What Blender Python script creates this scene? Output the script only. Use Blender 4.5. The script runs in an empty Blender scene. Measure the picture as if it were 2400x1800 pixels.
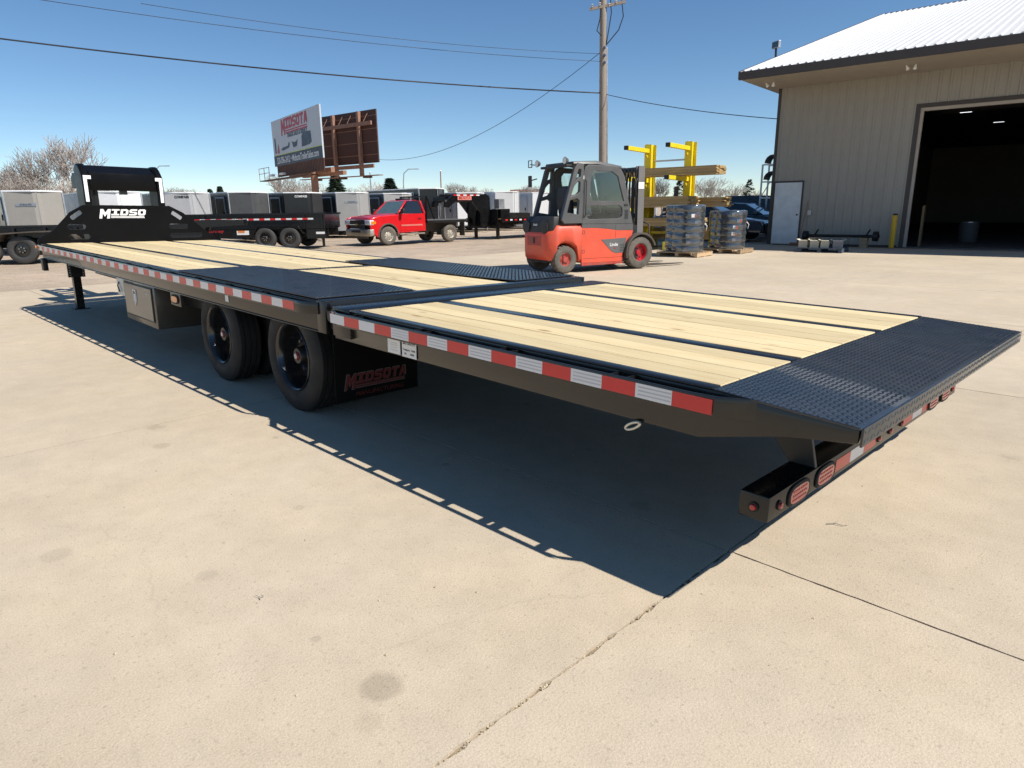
import bpy, bmesh, math, random
from mathutils import Vector, Matrix
random.seed(7)
C = bpy.context.scene.collection
scene = bpy.context.scene

# ------------------------------------------------------------------ camera
CAM = Vector((3.3156, -1.9451, 1.3437)); YAW = 2.36426; PIT = -0.258397; ROL = -0.0139626; FPX = 1558.81
fw = Vector((math.cos(YAW)*math.cos(PIT), math.sin(YAW)*math.cos(PIT), math.sin(PIT)))
rt = Vector((math.sin(YAW), -math.cos(YAW), 0)); up = rt.cross(fw)
r2 = rt*math.cos(ROL) + up*math.sin(ROL); u2 = -rt*math.sin(ROL) + up*math.cos(ROL)
cam = bpy.data.cameras.new('camera'); camo = bpy.data.objects.new('camera', cam); C.objects.link(camo)
M = Matrix((r2, u2, -fw)).transposed().to_4x4(); M.translation = CAM
camo.matrix_world = M
cam.sensor_width = 36; cam.lens = FPX*36/2400; cam.clip_end = 3000; cam.clip_start = .05
scene.camera = camo
# ------------------------------------------------------------------ sky and sun
LDIR = Vector((-.79, -.245, -1)).normalized()
w = bpy.data.worlds.new('World'); scene.world = w; w.use_nodes = True
nt = w.node_tree; nt.nodes.clear()
sky = nt.nodes.new('ShaderNodeTexSky'); sky.sky_type = 'NISHITA'; sky.sun_disc = False
sky.sun_elevation = math.asin(-LDIR.z); sky.sun_rotation = math.atan2(-LDIR.x, -LDIR.y)
sky.altitude = 350; sky.air_density = .75; sky.dust_density = 0.; sky.ozone_density = 1.6
bg = nt.nodes.new('ShaderNodeBackground'); bg.inputs[1].default_value = .10
wo = nt.nodes.new('ShaderNodeOutputWorld')
hsv = nt.nodes.new('ShaderNodeHueSaturation'); hsv.inputs['Saturation'].default_value = 1.16; hsv.inputs['Hue'].default_value = .497
nt.links.new(sky.outputs[0], hsv.inputs['Color']); nt.links.new(hsv.outputs[0], bg.inputs[0]); nt.links.new(bg.outputs[0], wo.inputs[0])
sun = bpy.data.lights.new('sun', 'SUN'); sun.energy = 5.0; sun.angle = math.radians(.53); sun.color = (1, .95, .86)
suno = bpy.data.objects.new('sun', sun); C.objects.link(suno); suno.location = (20, 5, 30)
suno.rotation_euler = LDIR.to_track_quat('-Z', 'Y').to_euler()
vs = scene.view_settings; vs.view_transform = 'Standard'; vs.look = 'None'; vs.gamma = 1; vs.exposure = 0.3
vs.use_curve_mapping = False

# ------------------------------------------------------------------ pixel helpers (2400 x 1800 photograph pixels)
def ray(u, v): return fw + r2*((u-1200)/FPX) + u2*((900-v)/FPX)
def G(u, v, z=0.0):
    d = ray(u, v); return CAM + d*((z-CAM.z)/d.z)
def D(u, v, depth): return CAM + ray(u, v)*depth
def onx(u, v, X):
    d = ray(u, v); return CAM + d*((X-CAM.x)/d.x)
def onplane(u, v, P, N):
    d = ray(u, v); return CAM + d*((Vector(P)-CAM).dot(Vector(N))/d.dot(Vector(N)))

# ------------------------------------------------------------------ materials
MATS = {}
def rgb(c): return (c[0], c[1], c[2], 1)
def mat(name, col, rough=.6, metal=0., var=.12, scale=3., bump=0., bscale=60., spec=.5, coat=0., rnd=0., dirt=None, dirt_amt=.0, dirt_scale=2.):
    if name in MATS: return MATS[name]
    m = bpy.data.materials.new(name); m.use_nodes = True; n = m.node_tree; b = n.nodes['Principled BSDF']
    b.inputs['Roughness'].default_value = rough; b.inputs['Metallic'].default_value = metal
    b.inputs['Specular IOR Level'].default_value = spec; b.inputs['Coat Weight'].default_value = coat
    tc = n.nodes.new('ShaderNodeTexCoord'); oi = n.nodes.new('ShaderNodeObjectInfo')
    add = n.nodes.new('ShaderNodeVectorMath'); add.operation = 'ADD'
    sc = n.nodes.new('ShaderNodeVectorMath'); sc.operation = 'SCALE'; sc.inputs[0].default_value = (37, 17, 53)
    n.links.new(oi.outputs['Random'], sc.inputs['Scale']); n.links.new(tc.outputs['Object'], add.inputs[0]); n.links.new(sc.outputs[0], add.inputs[1])
    no = n.nodes.new('ShaderNodeTexNoise'); no.inputs['Scale'].default_value = scale; no.inputs['Detail'].default_value = 6; no.inputs['Roughness'].default_value = .65
    n.links.new(add.outputs[0], no.inputs['Vector'])
    mr = n.nodes.new('ShaderNodeMapRange'); mr.inputs['From Min'].default_value = .3; mr.inputs['From Max'].default_value = .7
    mr.inputs['To Min'].default_value = 1-var; mr.inputs['To Max'].default_value = 1+var
    n.links.new(no.outputs[0], mr.inputs[0])
    last = mr.outputs[0]
    if rnd:
        r = n.nodes.new('ShaderNodeMapRange'); r.inputs['To Min'].default_value = 1-rnd; r.inputs['To Max'].default_value = 1+rnd
        n.links.new(oi.outputs['Random'], r.inputs[0]); mu = n.nodes.new('ShaderNodeMath'); mu.operation = 'MULTIPLY'
        n.links.new(last, mu.inputs[0]); n.links.new(r.outputs[0], mu.inputs[1]); last = mu.outputs[0]
    vm = n.nodes.new('ShaderNodeVectorMath'); vm.operation = 'SCALE'; vm.inputs[0].default_value = col[:3]
    n.links.new(last, vm.inputs['Scale']); colout = vm.outputs[0]
    if dirt:
        nd = n.nodes.new('ShaderNodeTexNoise'); nd.inputs['Scale'].default_value = dirt_scale; nd.inputs['Detail'].default_value = 9; nd.inputs['Roughness'].default_value = .7
        n.links.new(add.outputs[0], nd.inputs['Vector'])
        dr = n.nodes.new('ShaderNodeMapRange'); dr.inputs['From Min'].default_value = .45; dr.inputs['From Max'].default_value = .75; dr.inputs['To Max'].default_value = dirt_amt
        n.links.new(nd.outputs[0], dr.inputs[0]); mx = n.nodes.new('ShaderNodeMix'); mx.data_type = 'RGBA'
        n.links.new(dr.outputs[0], mx.inputs[0]); n.links.new(colout, mx.inputs[6]); mx.inputs[7].default_value = rgb(dirt); colout = mx.outputs[2]
    n.links.new(colout, b.inputs['Base Color'])
    if rough > .15:
        rr = n.nodes.new('ShaderNodeMapRange'); rr.inputs['From Min'].default_value = .3; rr.inputs['From Max'].default_value = .7
        rr.inputs['To Min'].default_value = rough*.85; rr.inputs['To Max'].default_value = min(1, rough*1.2)
        n.links.new(no.outputs[0], rr.inputs[0]); n.links.new(rr.outputs[0], b.inputs['Roughness'])
    if bump:
        nb = n.nodes.new('ShaderNodeTexNoise'); nb.inputs['Scale'].default_value = bscale; nb.inputs['Detail'].default_value = 5
        n.links.new(add.outputs[0], nb.inputs['Vector']); bp = n.nodes.new('ShaderNodeBump'); bp.inputs['Strength'].default_value = bump; bp.inputs['Distance'].default_value = .01
        n.links.new(nb.outputs[0], bp.inputs['Height']); n.links.new(bp.outputs[0], b.inputs['Normal'])
    MATS[name] = m; return m
def glass(name, col, alpha, rough=.05):
    if name in MATS: return MATS[name]
    m = bpy.data.materials.new(name); m.use_nodes = True; n = m.node_tree; n.nodes.clear()
    o = n.nodes.new('ShaderNodeOutputMaterial'); t = n.nodes.new('ShaderNodeBsdfTransparent'); t.inputs[0].default_value = rgb(col)
    g = n.nodes.new('ShaderNodeBsdfGlossy'); g.inputs['Roughness'].default_value = rough; g.inputs[0].default_value = (.9, .95, 1, 1)
    f = n.nodes.new('ShaderNodeFresnel'); f.inputs[0].default_value = 1.5
    a = n.nodes.new('ShaderNodeMath'); a.operation = 'ADD'; a.inputs[1].default_value = alpha; a.use_clamp = True
    mx = n.nodes.new('ShaderNodeMixShader'); n.links.new(f.outputs[0], a.inputs[0]); n.links.new(a.outputs[0], mx.inputs[0])
    n.links.new(t.outputs[0], mx.inputs[1]); n.links.new(g.outputs[0], mx.inputs[2]); n.links.new(mx.outputs[0], o.inputs[0])
    MATS[name] = m; return m
def emit(name, col, s):
    m = bpy.data.materials.new(name); m.use_nodes = True; b = m.node_tree.nodes['Principled BSDF']
    b.inputs['Base Color'].default_value = rgb(col); b.inputs['Emission Color'].default_value = rgb(col); b.inputs['Emission Strength'].default_value = s
    MATS[name] = m; return m
def N(n, t, **k):
    x = n.nodes.new(t)
    for a, b in k.items(): setattr(x, a, b)
    return x
def wood_mat(name, c1, c2, knot, rough=.65, stretch=(1.2, 14, 14), rnd=.18):
    m = bpy.data.materials.new(name); m.use_nodes = True; n = m.node_tree; b = n.nodes['Principled BSDF']; b.inputs['Roughness'].default_value = rough
    tc = N(n, 'ShaderNodeTexCoord'); oi = N(n, 'ShaderNodeObjectInfo'); sc = N(n, 'ShaderNodeVectorMath', operation='SCALE'); sc.inputs[0].default_value = (61, 23, 11)
    ad = N(n, 'ShaderNodeVectorMath', operation='ADD'); n.links.new(oi.outputs['Random'], sc.inputs['Scale']); n.links.new(tc.outputs['Object'], ad.inputs[0]); n.links.new(sc.outputs[0], ad.inputs[1])
    mp = N(n, 'ShaderNodeMapping'); mp.inputs['Scale'].default_value = stretch; n.links.new(ad.outputs[0], mp.inputs[0])
    no = N(n, 'ShaderNodeTexNoise'); no.inputs['Scale'].default_value = 2.2; no.inputs['Detail'].default_value = 8; no.inputs['Roughness'].default_value = .6; no.inputs['Distortion'].default_value = .6
    n.links.new(mp.outputs[0], no.inputs[0])
    wv = N(n, 'ShaderNodeTexWave', wave_type='BANDS', bands_direction='Y'); wv.inputs['Scale'].default_value = 1.3; wv.inputs['Distortion'].default_value = 9; wv.inputs['Detail'].default_value = 3; wv.inputs['Detail Scale'].default_value = .6
    n.links.new(mp.outputs[0], wv.inputs[0])
    mm = N(n, 'ShaderNodeMath', operation='MULTIPLY_ADD'); mm.inputs[1].default_value = .35; n.links.new(wv.outputs['Fac'], mm.inputs[0]); n.links.new(no.outputs[0], mm.inputs[2])
    cr = N(n, 'ShaderNodeValToRGB'); cr.color_ramp.elements[0].position = .35; cr.color_ramp.elements[1].position = .95
    cr.color_ramp.elements[0].color = rgb(c2); cr.color_ramp.elements[1].color = rgb(c1); n.links.new(mm.outputs[0], cr.inputs[0])
    mk = N(n, 'ShaderNodeMapping'); mk.inputs['Scale'].default_value = (1.6, 4.2, 4.2); n.links.new(ad.outputs[0], mk.inputs[0])
    vo = N(n, 'ShaderNodeTexVoronoi'); vo.inputs['Scale'].default_value = 1.25; n.links.new(mk.outputs[0], vo.inputs[0])
    kr = N(n, 'ShaderNodeMapRange'); kr.inputs['From Min'].default_value = .05; kr.inputs['From Max'].default_value = .12; kr.inputs['To Min'].default_value = .8; kr.inputs['To Max'].default_value = 0
    n.links.new(vo.outputs['Distance'], kr.inputs[0])
    mx = N(n, 'ShaderNodeMix', data_type='RGBA'); n.links.new(kr.outputs[0], mx.inputs[0]); n.links.new(cr.outputs[0], mx.inputs[6]); mx.inputs[7].default_value = rgb(knot)
    hs = N(n, 'ShaderNodeHueSaturation'); r = N(n, 'ShaderNodeMapRange'); r.inputs['To Min'].default_value = 1-rnd; r.inputs['To Max'].default_value = 1+rnd*.7
    n.links.new(oi.outputs['Random'], r.inputs[0]); n.links.new(r.outputs[0], hs.inputs['Value']); n.links.new(mx.outputs[2], hs.inputs['Color']); n.links.new(hs.outputs[0], b.inputs['Base Color'])
    bp = N(n, 'ShaderNodeBump'); bp.inputs['Strength'].default_value = .15; bp.inputs['Distance'].default_value = .004; n.links.new(no.outputs[0], bp.inputs['Height']); n.links.new(bp.outputs[0], b.inputs['Normal'])
    MATS[name] = m; return m

def ground_mat(name, base, stains=(), kind='concrete'):
    m = bpy.data.materials.new(name); m.use_nodes = True; n = m.node_tree; b = n.nodes['Principled BSDF']
    b.inputs['Roughness'].default_value = .85; b.inputs['Specular IOR Level'].default_value = .35
    ge = N(n, 'ShaderNodeNewGeometry'); pos = ge.outputs['Position']
    def noise(s, d=6, r=.6, stretch=None):
        x = N(n, 'ShaderNodeTexNoise'); x.inputs['Scale'].default_value = s; x.inputs['Detail'].default_value = d; x.inputs['Roughness'].default_value = r
        if stretch:
            mp = N(n, 'ShaderNodeMapping'); mp.inputs['Scale'].default_value = stretch; n.links.new(pos, mp.inputs[0]); n.links.new(mp.outputs[0], x.inputs[0])
        else: n.links.new(pos, x.inputs[0])
        return x.outputs[0]
    def rng(o, a, bb, c, d):
        x = N(n, 'ShaderNodeMapRange'); x.inputs[1].default_value = a; x.inputs[2].default_value = bb; x.inputs[3].default_value = c; x.inputs[4].default_value = d; n.links.new(o, x.inputs[0]); return x.outputs[0]
    def mul(a, bb):
        x = N(n, 'ShaderNodeMath', operation='MULTIPLY'); n.links.new(a, x.inputs[0]); n.links.new(bb, x.inputs[1]); return x.outputs[0]
    if kind == 'concrete':
        f = mul(rng(noise(.45, 5), .3, .7, .87, 1.07), rng(noise(5, 8, .7), .3, .7, .91, 1.06))
        f = mul(f, rng(noise(190, 2, .5), .25, .75, .85, 1.13))
        f = mul(f, rng(noise(60, 2, .5), .27, .40, .80, 1.0))
        oi = N(n, 'ShaderNodeObjectInfo'); f = mul(f, rng(oi.outputs['Random'], 0, 1, .965, 1.035))
        f = mul(f, rng(noise(.9, 9, .75, (.25, 1.6, 1)), .58, .75, 1., .90))
        for vs_, th_, dk in ((1.7, .10, .84), (4.5, .11, .80)):          # scattered drips and chips
            vo = N(n, 'ShaderNodeTexVoronoi'); vo.inputs['Scale'].default_value = vs_; n.links.new(pos, vo.inputs[0])
            sp_ = N(n, 'ShaderNodeSeparateColor'); n.links.new(vo.outputs['Color'], sp_.inputs[0])
            gt = N(n, 'ShaderNodeMath', operation='GREATER_THAN'); gt.inputs[1].default_value = .72; n.links.new(sp_.outputs[0], gt.inputs[0])
            sz = N(n, 'ShaderNodeMath', operation='MULTIPLY_ADD'); sz.inputs[1].default_value = -.16; n.links.new(sp_.outputs[1], sz.inputs[0]); n.links.new(vo.outputs['Distance'], sz.inputs[2])
            dd_ = N(n, 'ShaderNodeMath', operation='MULTIPLY_ADD'); dd_.inputs[1].default_value = .22; n.links.new(noise(22, 4, .7), dd_.inputs[0]); n.links.new(sz.outputs[0], dd_.inputs[2])
            mk = rng(dd_.outputs[0], th_*.5, th_, 1., 0.)
            f = mul(f, rng(mul(mk, gt.outputs[0]), 0, 1, 1., dk))
        vo = N(n, 'ShaderNodeTexVoronoi', feature='DISTANCE_TO_EDGE'); vo.inputs['Scale'].default_value = .33
        wn = N(n, 'ShaderNodeTexNoise'); wn.inputs['Scale'].default_value = 2.5; wn.inputs['Detail'].default_value = 6; n.links.new(pos, wn.inputs[0])
        wa = N(n, 'ShaderNodeVectorMath', operation='MULTIPLY_ADD'); wa.inputs[1].default_value = (.5, .5, 0); n.links.new(wn.outputs['Color'], wa.inputs[0]); n.links.new(pos, wa.inputs[2]); n.links.new(wa.outputs[0], vo.inputs[0])
        hair = rng(vo.outputs['Distance'], .0005, .0022, .94, 1.)
        hm = N(n, 'ShaderNodeMix', data_type='FLOAT'); n.links.new(rng(noise(.35, 3), .52, .60, 0, 1), hm.inputs[0]); hm.inputs[2].default_value = 1.; n.links.new(hair, hm.inputs[3]); f = mul(f, hm.outputs[0])
    else:
        f = mul(rng(noise(.16, 6), .3, .7, .8, 1.12), rng(noise(1.6, 9, .75), .3, .7, .78, 1.15))
        f = mul(f, rng(noise(45, 3, .6), .3, .7, .7, 1.25))
        f = mul(f, rng(noise(.5, 8, .7, (1.5, .2, 1)), .5, .72, 1., .74))
    for (sx, sy, r, k) in stains:
        vm = N(n, 'ShaderNodeVectorMath', operation='DISTANCE'); vm.inputs[1].default_value = (sx, sy, 0); n.links.new(pos, vm.inputs[0])
        nn = noise(9, 4, .6); ad = N(n, 'ShaderNodeMath', operation='MULTIPLY_ADD'); ad.inputs[1].default_value = r*.9; n.links.new(nn, ad.inputs[0]); n.links.new(vm.outputs['Value'], ad.inputs[2])
        f = mul(f, rng(ad.outputs[0], r*1.05, r*1.45, 1-k, 1.))
    sc = N(n, 'ShaderNodeVectorMath', operation='SCALE'); n.links.new(f, sc.inputs['Scale'])
    mx = N(n, 'ShaderNodeMix', data_type='RGBA'); n.links.new(rng(noise(1.1, 5), .35, .65, 0, 1), mx.inputs[0])
    mx.inputs[6].default_value = rgb(base[0]); mx.inputs[7].default_value = rgb(base[1]); n.links.new(mx.outputs[2], sc.inputs[0]); n.links.new(sc.outputs[0], b.inputs['Base Color'])
    bp = N(n, 'ShaderNodeBump'); bp.inputs['Strength'].default_value = .55 if kind == 'concrete' else .9; bp.inputs['Distance'].default_value = .004 if kind == 'concrete' else .03
    n.links.new(noise(110 if kind == 'concrete' else 14, 4, .65), bp.inputs['Height']); n.links.new(bp.outputs[0], b.inputs['Normal'])
    MATS[name] = m; return m

st = [G(895, 1611), G(380, 1045), G(480, 1350), G(740, 1497), G(1962, 1232), G(700, 1190), G(130, 1300), G(860, 1690)]
mat_conc = ground_mat('concrete', ((.53, .437, .32), (.515, .432, .33)), [(st[0].x, st[0].y, .075, .24), (st[1].x, st[1].y, .06, .16), (st[2].x, st[2].y, .05, .10), (st[3].x, st[3].y, .02, .16), (st[5].x, st[5].y, .035, .1), (st[6].x, st[6].y, .07, .12), (st[7].x, st[7].y, .05, .08)])
mat_dirt = ground_mat('packed_gravel', ((.47, .365, .27), (.42, .335, .255)), kind='dirt')
mat_joint = mat('joint_dirt', (.27, .21, .14), .95, var=.35, scale=30, bump=.6, bscale=90)
m_black = mat('black_paint', (.006, .006, .0065), .27, var=.2); m_neck = mat('neck_black', (.004, .004, .0045), .35, var=.2, spec=.12)
m_blackm = mat('black_paint_satin', (.008, .008, .0085), .40, var=.3)
m_side = mat('black_side_paint', (.009, .008, .007), .22, var=.25, coat=.2, dirt=(.03, .026, .02), dirt_amt=.2)
m_plate = mat('black_tread_plate', (.015, .019, .024), .30, var=.35, scale=9, coat=.35, spec=.6, dirt=(.10, .095, .09), dirt_amt=.16, dirt_scale=5)
m_pine = wood_mat('pine_plank', (.72, .60, .365), (.55, .41, .21), (.26, .13, .05), rnd=.2)
m_lumber = wood_mat('treated_lumber', (.47, .33, .155), (.36, .235, .10), (.16, .09, .04), rnd=.25)
m_palletw = wood_mat('pallet_wood', (.50, .36, .22), (.38, .26, .15), (.16, .1, .05), rnd=.3)
m_tred = mat('tape_red', (.62, .018, .02), .35, var=.08, coat=.3)
m_twhite = mat('tape_white', (.72, .73, .74), .35, var=.06, coat=.3)
m_rubber = mat('tyre_rubber', (.013, .0125, .012), .75, var=.3, scale=8, bump=.2, bscale=40)
m_rubberd = mat('dusty_rubber', (.13, .115, .095), .9, var=.3, scale=7, bump=.3, bscale=30, dirt=(.05, .045, .04), dirt_amt=.8)
m_rim = mat('black_rim', (.014, .014, .014), .2, coat=.5)
m_steel = mat('steel', (.45, .45, .45), .35, metal=1.)
m_galv = mat('galvanised', (.5, .52, .54), .45, metal=.8)
m_lensr = mat('red_lens', (.42, .02, .018), .15, var=.25, scale=60, coat=.6)
m_lensa = mat('amber_lens', (.75, .22, .02), .15, coat=.6)
m_label = mat('label_white', (.78, .78, .76), .5, var=.03)
m_ink = mat('ink_black', (.02, .02, .02), .6)
m_wall = mat('tan_metal_siding', (.33, .308, .268), .5, var=.05, scale=1.5)
m_roof = mat('white_metal_roof', (.60, .605, .61), .6, var=.05)
m_trim = mat('brown_trim', (.055, .045, .04), .5)
m_soffit = mat('tan_soffit', (.42, .37, .31), .6)
m_door = mat('white_door', (.66, .70, .72), .45)
m_int = mat('shade_painted_interior', (.03, .03, .032), .9)  # interior colour set near black to stand for the bay's shade
m_yellow = mat('yellow_paint', (.78, .62, .02), .45, var=.1, dirt=(.25, .2, .1), dirt_amt=.25)
m_yellowb = mat('yellow_bollard', (.70, .42, .02), .5)
m_fred = mat('forklift_red', (.72, .085, .04), .45, var=.10, scale=4, dirt=(.22, .12, .08), dirt_amt=.45, dirt_scale=3)
m_fredw = mat('worn_forklift_red', (.42, .05, .035), .55, var=.25, scale=6, dirt=(.16, .12, .09), dirt_amt=.7, dirt_scale=5)
m_char = mat('charcoal_plastic', (.085, .086, .087), .5, var=.15, dirt=(.15, .13, .11), dirt_amt=.35)
m_chard = mat('dark_plastic', (.018, .018, .019), .55)
m_glass = glass('window_glass', (.80, .85, .84), .0)
m_dglass = mat('dark_glass', (.012, .016, .02), .05, var=.1, coat=1)
m_wrap = glass('stretch_film', (.72, .75, .78), .10, .13)
_n = m_wrap.node_tree; _d = N(_n, 'ShaderNodeBsdfDiffuse'); _d.inputs[0].default_value = (.62, .65, .70, 1); _m = N(_n, 'ShaderNodeMixShader'); _m.inputs[0].default_value = .06
_o = [x for x in _n.nodes if x.type == 'OUTPUT_MATERIAL'][0]; _s = _o.inputs[0].links[0].from_socket; _n.links.new(_s, _m.inputs[1]); _n.links.new(_d.outputs[0], _m.inputs[2]); _n.links.new(_m.outputs[0], _o.inputs[0])
m_tred2 = mat('truck_red', (.60, .012, .016), .22, var=.05, coat=.8)
m_chrome = mat('chrome', (.62, .62, .62), .16, metal=1, var=.1)
m_chromed = mat('dusty_chrome', (.42, .38, .32), .4, metal=.7, var=.25)
m_dust = mat('dusty_black', (.075, .062, .05), .75, var=.3, scale=5)
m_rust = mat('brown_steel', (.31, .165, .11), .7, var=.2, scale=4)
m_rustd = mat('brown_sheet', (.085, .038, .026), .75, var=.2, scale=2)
m_polew = wood_mat('weathered_pole', (.36, .30, .24), (.25, .20, .155), (.13, .1, .07), stretch=(14, 14, 1.2), rnd=.05)
m_bark = mat('bare_bark', (.31, .275, .24), .9, var=.25, scale=.8, rnd=.2)
m_twig = mat('bare_twigs', (.34, .30, .27), .9, var=.25, scale=.5, rnd=.25)
m_needle = mat('dark_needles', (.028, .050, .026), .7, var=.4, scale=.9, rnd=.25)
m_white = mat('white_sheet', (.78, .79, .80), .4, var=.04)
m_wire = mat('wire_black', (.02, .022, .03), .6)

# ------------------------------------------------------------------ mesh helpers
class MB:
    def __init__(s): s.v = []; s.f = []
    def add(s, vs, fs):
        o = len(s.v); s.v += [tuple(v) for v in vs]; s.f += [tuple(i+o for i in f) for f in fs]; return s
    def box(s, x0, x1, y0, y1, z0, z1):
        return s.add([(x0, y0, z0), (x1, y0, z0), (x1, y1, z0), (x0, y1, z0), (x0, y0, z1), (x1, y0, z1), (x1, y1, z1), (x0, y1, z1)],
                     [(0, 3, 2, 1), (4, 5, 6, 7), (0, 1, 5, 4), (1, 2, 6, 5), (2, 3, 7, 6), (3, 0, 4, 7)])
    def bar(s, a, b, wx, wz, upv=(0, 0, 1)):
        a = Vector(a); b = Vector(b); d = (b-a).normalized(); uu = Vector(upv)
        if abs(d.dot(uu)) > .99: uu = Vector((1, 0, 0))
        sx = d.cross(uu).normalized()*wx/2; sz = d.cross(sx).normalized()*wz/2
        q = [a-sx-sz, a+sx-sz, a+sx+sz, a-sx+sz, b-sx-sz, b+sx-sz, b+sx+sz, b-sx+sz]
        return s.add(q, [(0, 1, 2, 3), (4, 7, 6, 5), (0, 4, 5, 1), (1, 5, 6, 2), (2, 6, 7, 3), (3, 7, 4, 0)])
    def cyl(s, a, b, ra, rb=None, n=16, caps=True):
        rb = ra if rb is None else rb; a = Vector(a); b = Vector(b); d = (b-a).normalized()
        x = d.orthogonal().normalized(); y = d.cross(x)
        q = [a+(x*math.cos(t)+y*math.sin(t))*ra for t in [2*math.pi*i/n for i in range(n)]] + [b+(x*math.cos(t)+y*math.sin(t))*rb for t in [2*math.pi*i/n for i in range(n)]]
        f = [(i, (i+1) % n, n+(i+1) % n, n+i) for i in range(n)]
        if caps: f += [tuple(range(n-1, -1, -1)), tuple(range(n, 2*n))]
        return s.add(q, f)
    def tube(s, path, r, n=8, r1=None):
        path = [Vector(p) for p in path]; rings = []; x = None
        for i, pnt in enumerate(path):
            d = (path[min(i+1, len(path)-1)] - path[max(i-1, 0)]).normalized()
            x = d.orthogonal().normalized() if x is None else (x - d*x.dot(d)).normalized()
            y = d.cross(x); rr = r if r1 is None else r+(r1-r)*i/(len(path)-1)
            rings.append([pnt+(x*math.cos(2*math.pi*k/n)+y*math.sin(2*math.pi*k/n))*rr for k in range(n)])
        return s.loft(rings)
    def loft(s, rings, caps=True, closed=True):
        n = len(rings[0]); vv = [v for r in rings for v in r]; f = []
        for i in range(len(rings)-1):
            for k in range(n if closed else n-1):
                f.append((i*n+k, i*n+(k+1) % n, (i+1)*n+(k+1) % n, (i+1)*n+k))
        if caps and closed: f += [tuple(range(n-1, -1, -1)), tuple(range((len(rings)-1)*n, len(rings)*n))]
        return s.add(vv, f)
    def lathe(s, prof, c=(0, 0, 0), n=32, axis='Y'):
        rings = []
        for r, h in prof:
            ring = []
            for k in range(n):
                t = 2*math.pi*k/n; a = r*math.cos(t); b = r*math.sin(t)
                ring.append((c[0]+a, c[1]+h, c[2]+b) if axis == 'Y' else (c[0]+a, c[1]+b, c[2]+h))
            rings.append(ring)
        return s.loft(rings, caps=True)
    def prism(s, pts, a0, a1, axis='Y'):
        n = len(pts)
        def P(p, a): return (p[0], a, p[1]) if axis == 'Y' else ((a, p[0], p[1]) if axis == 'X' else (p[0], p[1], a))
        q = [P(p, a0) for p in pts]+[P(p, a1) for p in pts]
        return s.add(q, [tuple(range(n)), tuple(range(2*n-1, n-1, -1))]+[(i, n+i, n+(i+1) % n, (i+1) % n) for i in range(n)])
    def mesh(s, name, m=None, smooth=None, bevel=0, seg=2):
        me = bpy.data.meshes.new(name); me.from_pydata(s.v, [], s.f)
        bm = bmesh.new(); bm.from_mesh(me); bmesh.ops.recalc_face_normals(bm, faces=bm.faces)
        if bevel: bmesh.ops.bevel(bm, geom=[e for e in bm.edges if e.calc_face_angle(0) > .5], offset=bevel, segments=seg, affect='EDGES', profile=.5, clamp_overlap=True)
        bm.to_mesh(me); bm.free()
        if smooth:
            me.polygons.foreach_set('use_smooth', [True]*len(me.polygons)); me.set_sharp_from_angle(angle=math.radians(smooth))
        if m: me.materials.append(m)
        return me
    def build(s, name, m, parent=None, smooth=None, bevel=0, seg=2, loc=None, rot=None):
        return link(name, s.mesh(name, m, smooth, bevel, seg), parent, loc, rot)
def link(name, me, parent=None, loc=None, rot=None):
    o = bpy.data.objects.new(name, me); C.objects.link(o)
    if parent: o.parent = parent
    if loc is not None: o.location = loc
    if rot is not None: o.rotation_euler = rot
    return o
def tag(o, label, cat, group=None):
    o['label'] = label; o['category'] = cat
    if group: o['group'] = group
    return o
def thing(name, label, cat, loc=(0, 0, 0), rotz=0, group=None):
    o = link(name, None, None, loc, (0, 0, rotz)); o.empty_display_size = .2; return tag(o, label, cat, group)
def stuff(o): o['kind'] = 'stuff'; return o
def structure(o): o['kind'] = 'structure'; return o
def copy_tree(o, parent=None):
    c = o.copy(); C.objects.link(c); c.parent = parent
    for ch in list(o.children): copy_tree(ch, c)
    return c
DG = None
def _curve_mesh(cu, name):
    o = bpy.data.objects.new('tmp', cu); C.objects.link(o); bpy.context.view_layer.update()
    me = bpy.data.meshes.new_from_object(o.evaluated_get(bpy.context.evaluated_depsgraph_get()))
    bpy.data.objects.remove(o); bpy.data.curves.remove(cu); me.name = name; me.materials.clear(); return me
def plate(outline, holes=(), t=.02, axis='Y', bevel=0.):
    """flat sheet with holes cut in it: outline in (a, b), thickness t centred on 0"""
    cu = bpy.data.curves.new('tmp', 'CURVE'); cu.dimensions = '2D'; cu.fill_mode = 'BOTH'; cu.extrude = max(t/2-bevel, .0005); cu.bevel_depth = bevel; cu.bevel_resolution = 1; cu.offset = -bevel
    for poly in [outline]+list(holes):
        sp = cu.splines.new('POLY'); sp.points.add(len(poly)-1); sp.use_cyclic_u = True
        for i, pnt in enumerate(poly): sp.points[i].co = (pnt[0], pnt[1], 0, 1)
    me = _curve_mesh(cu, 'plate')
    if axis == 'Y': me.transform(Matrix(((1, 0, 0, 0), (0, 0, -1, 0), (0, 1, 0, 0), (0, 0, 0, 1))))
    elif axis == 'X': me.transform(Matrix(((0, 0, 1, 0), (1, 0, 0, 0), (0, 1, 0, 0), (0, 0, 0, 1))))
    return me
def plate_obj(name, outline, holes, t, axis, m, parent, loc=None, rot=None, bevel=0., smooth=None):
    me = plate(outline, holes, t, axis, bevel); me.name = name; me.materials.append(m)
    if smooth: me.polygons.foreach_set('use_smooth', [True]*len(me.polygons)); me.set_sharp_from_angle(angle=math.radians(smooth))
    return link(name, me, parent, loc, rot)
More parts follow.
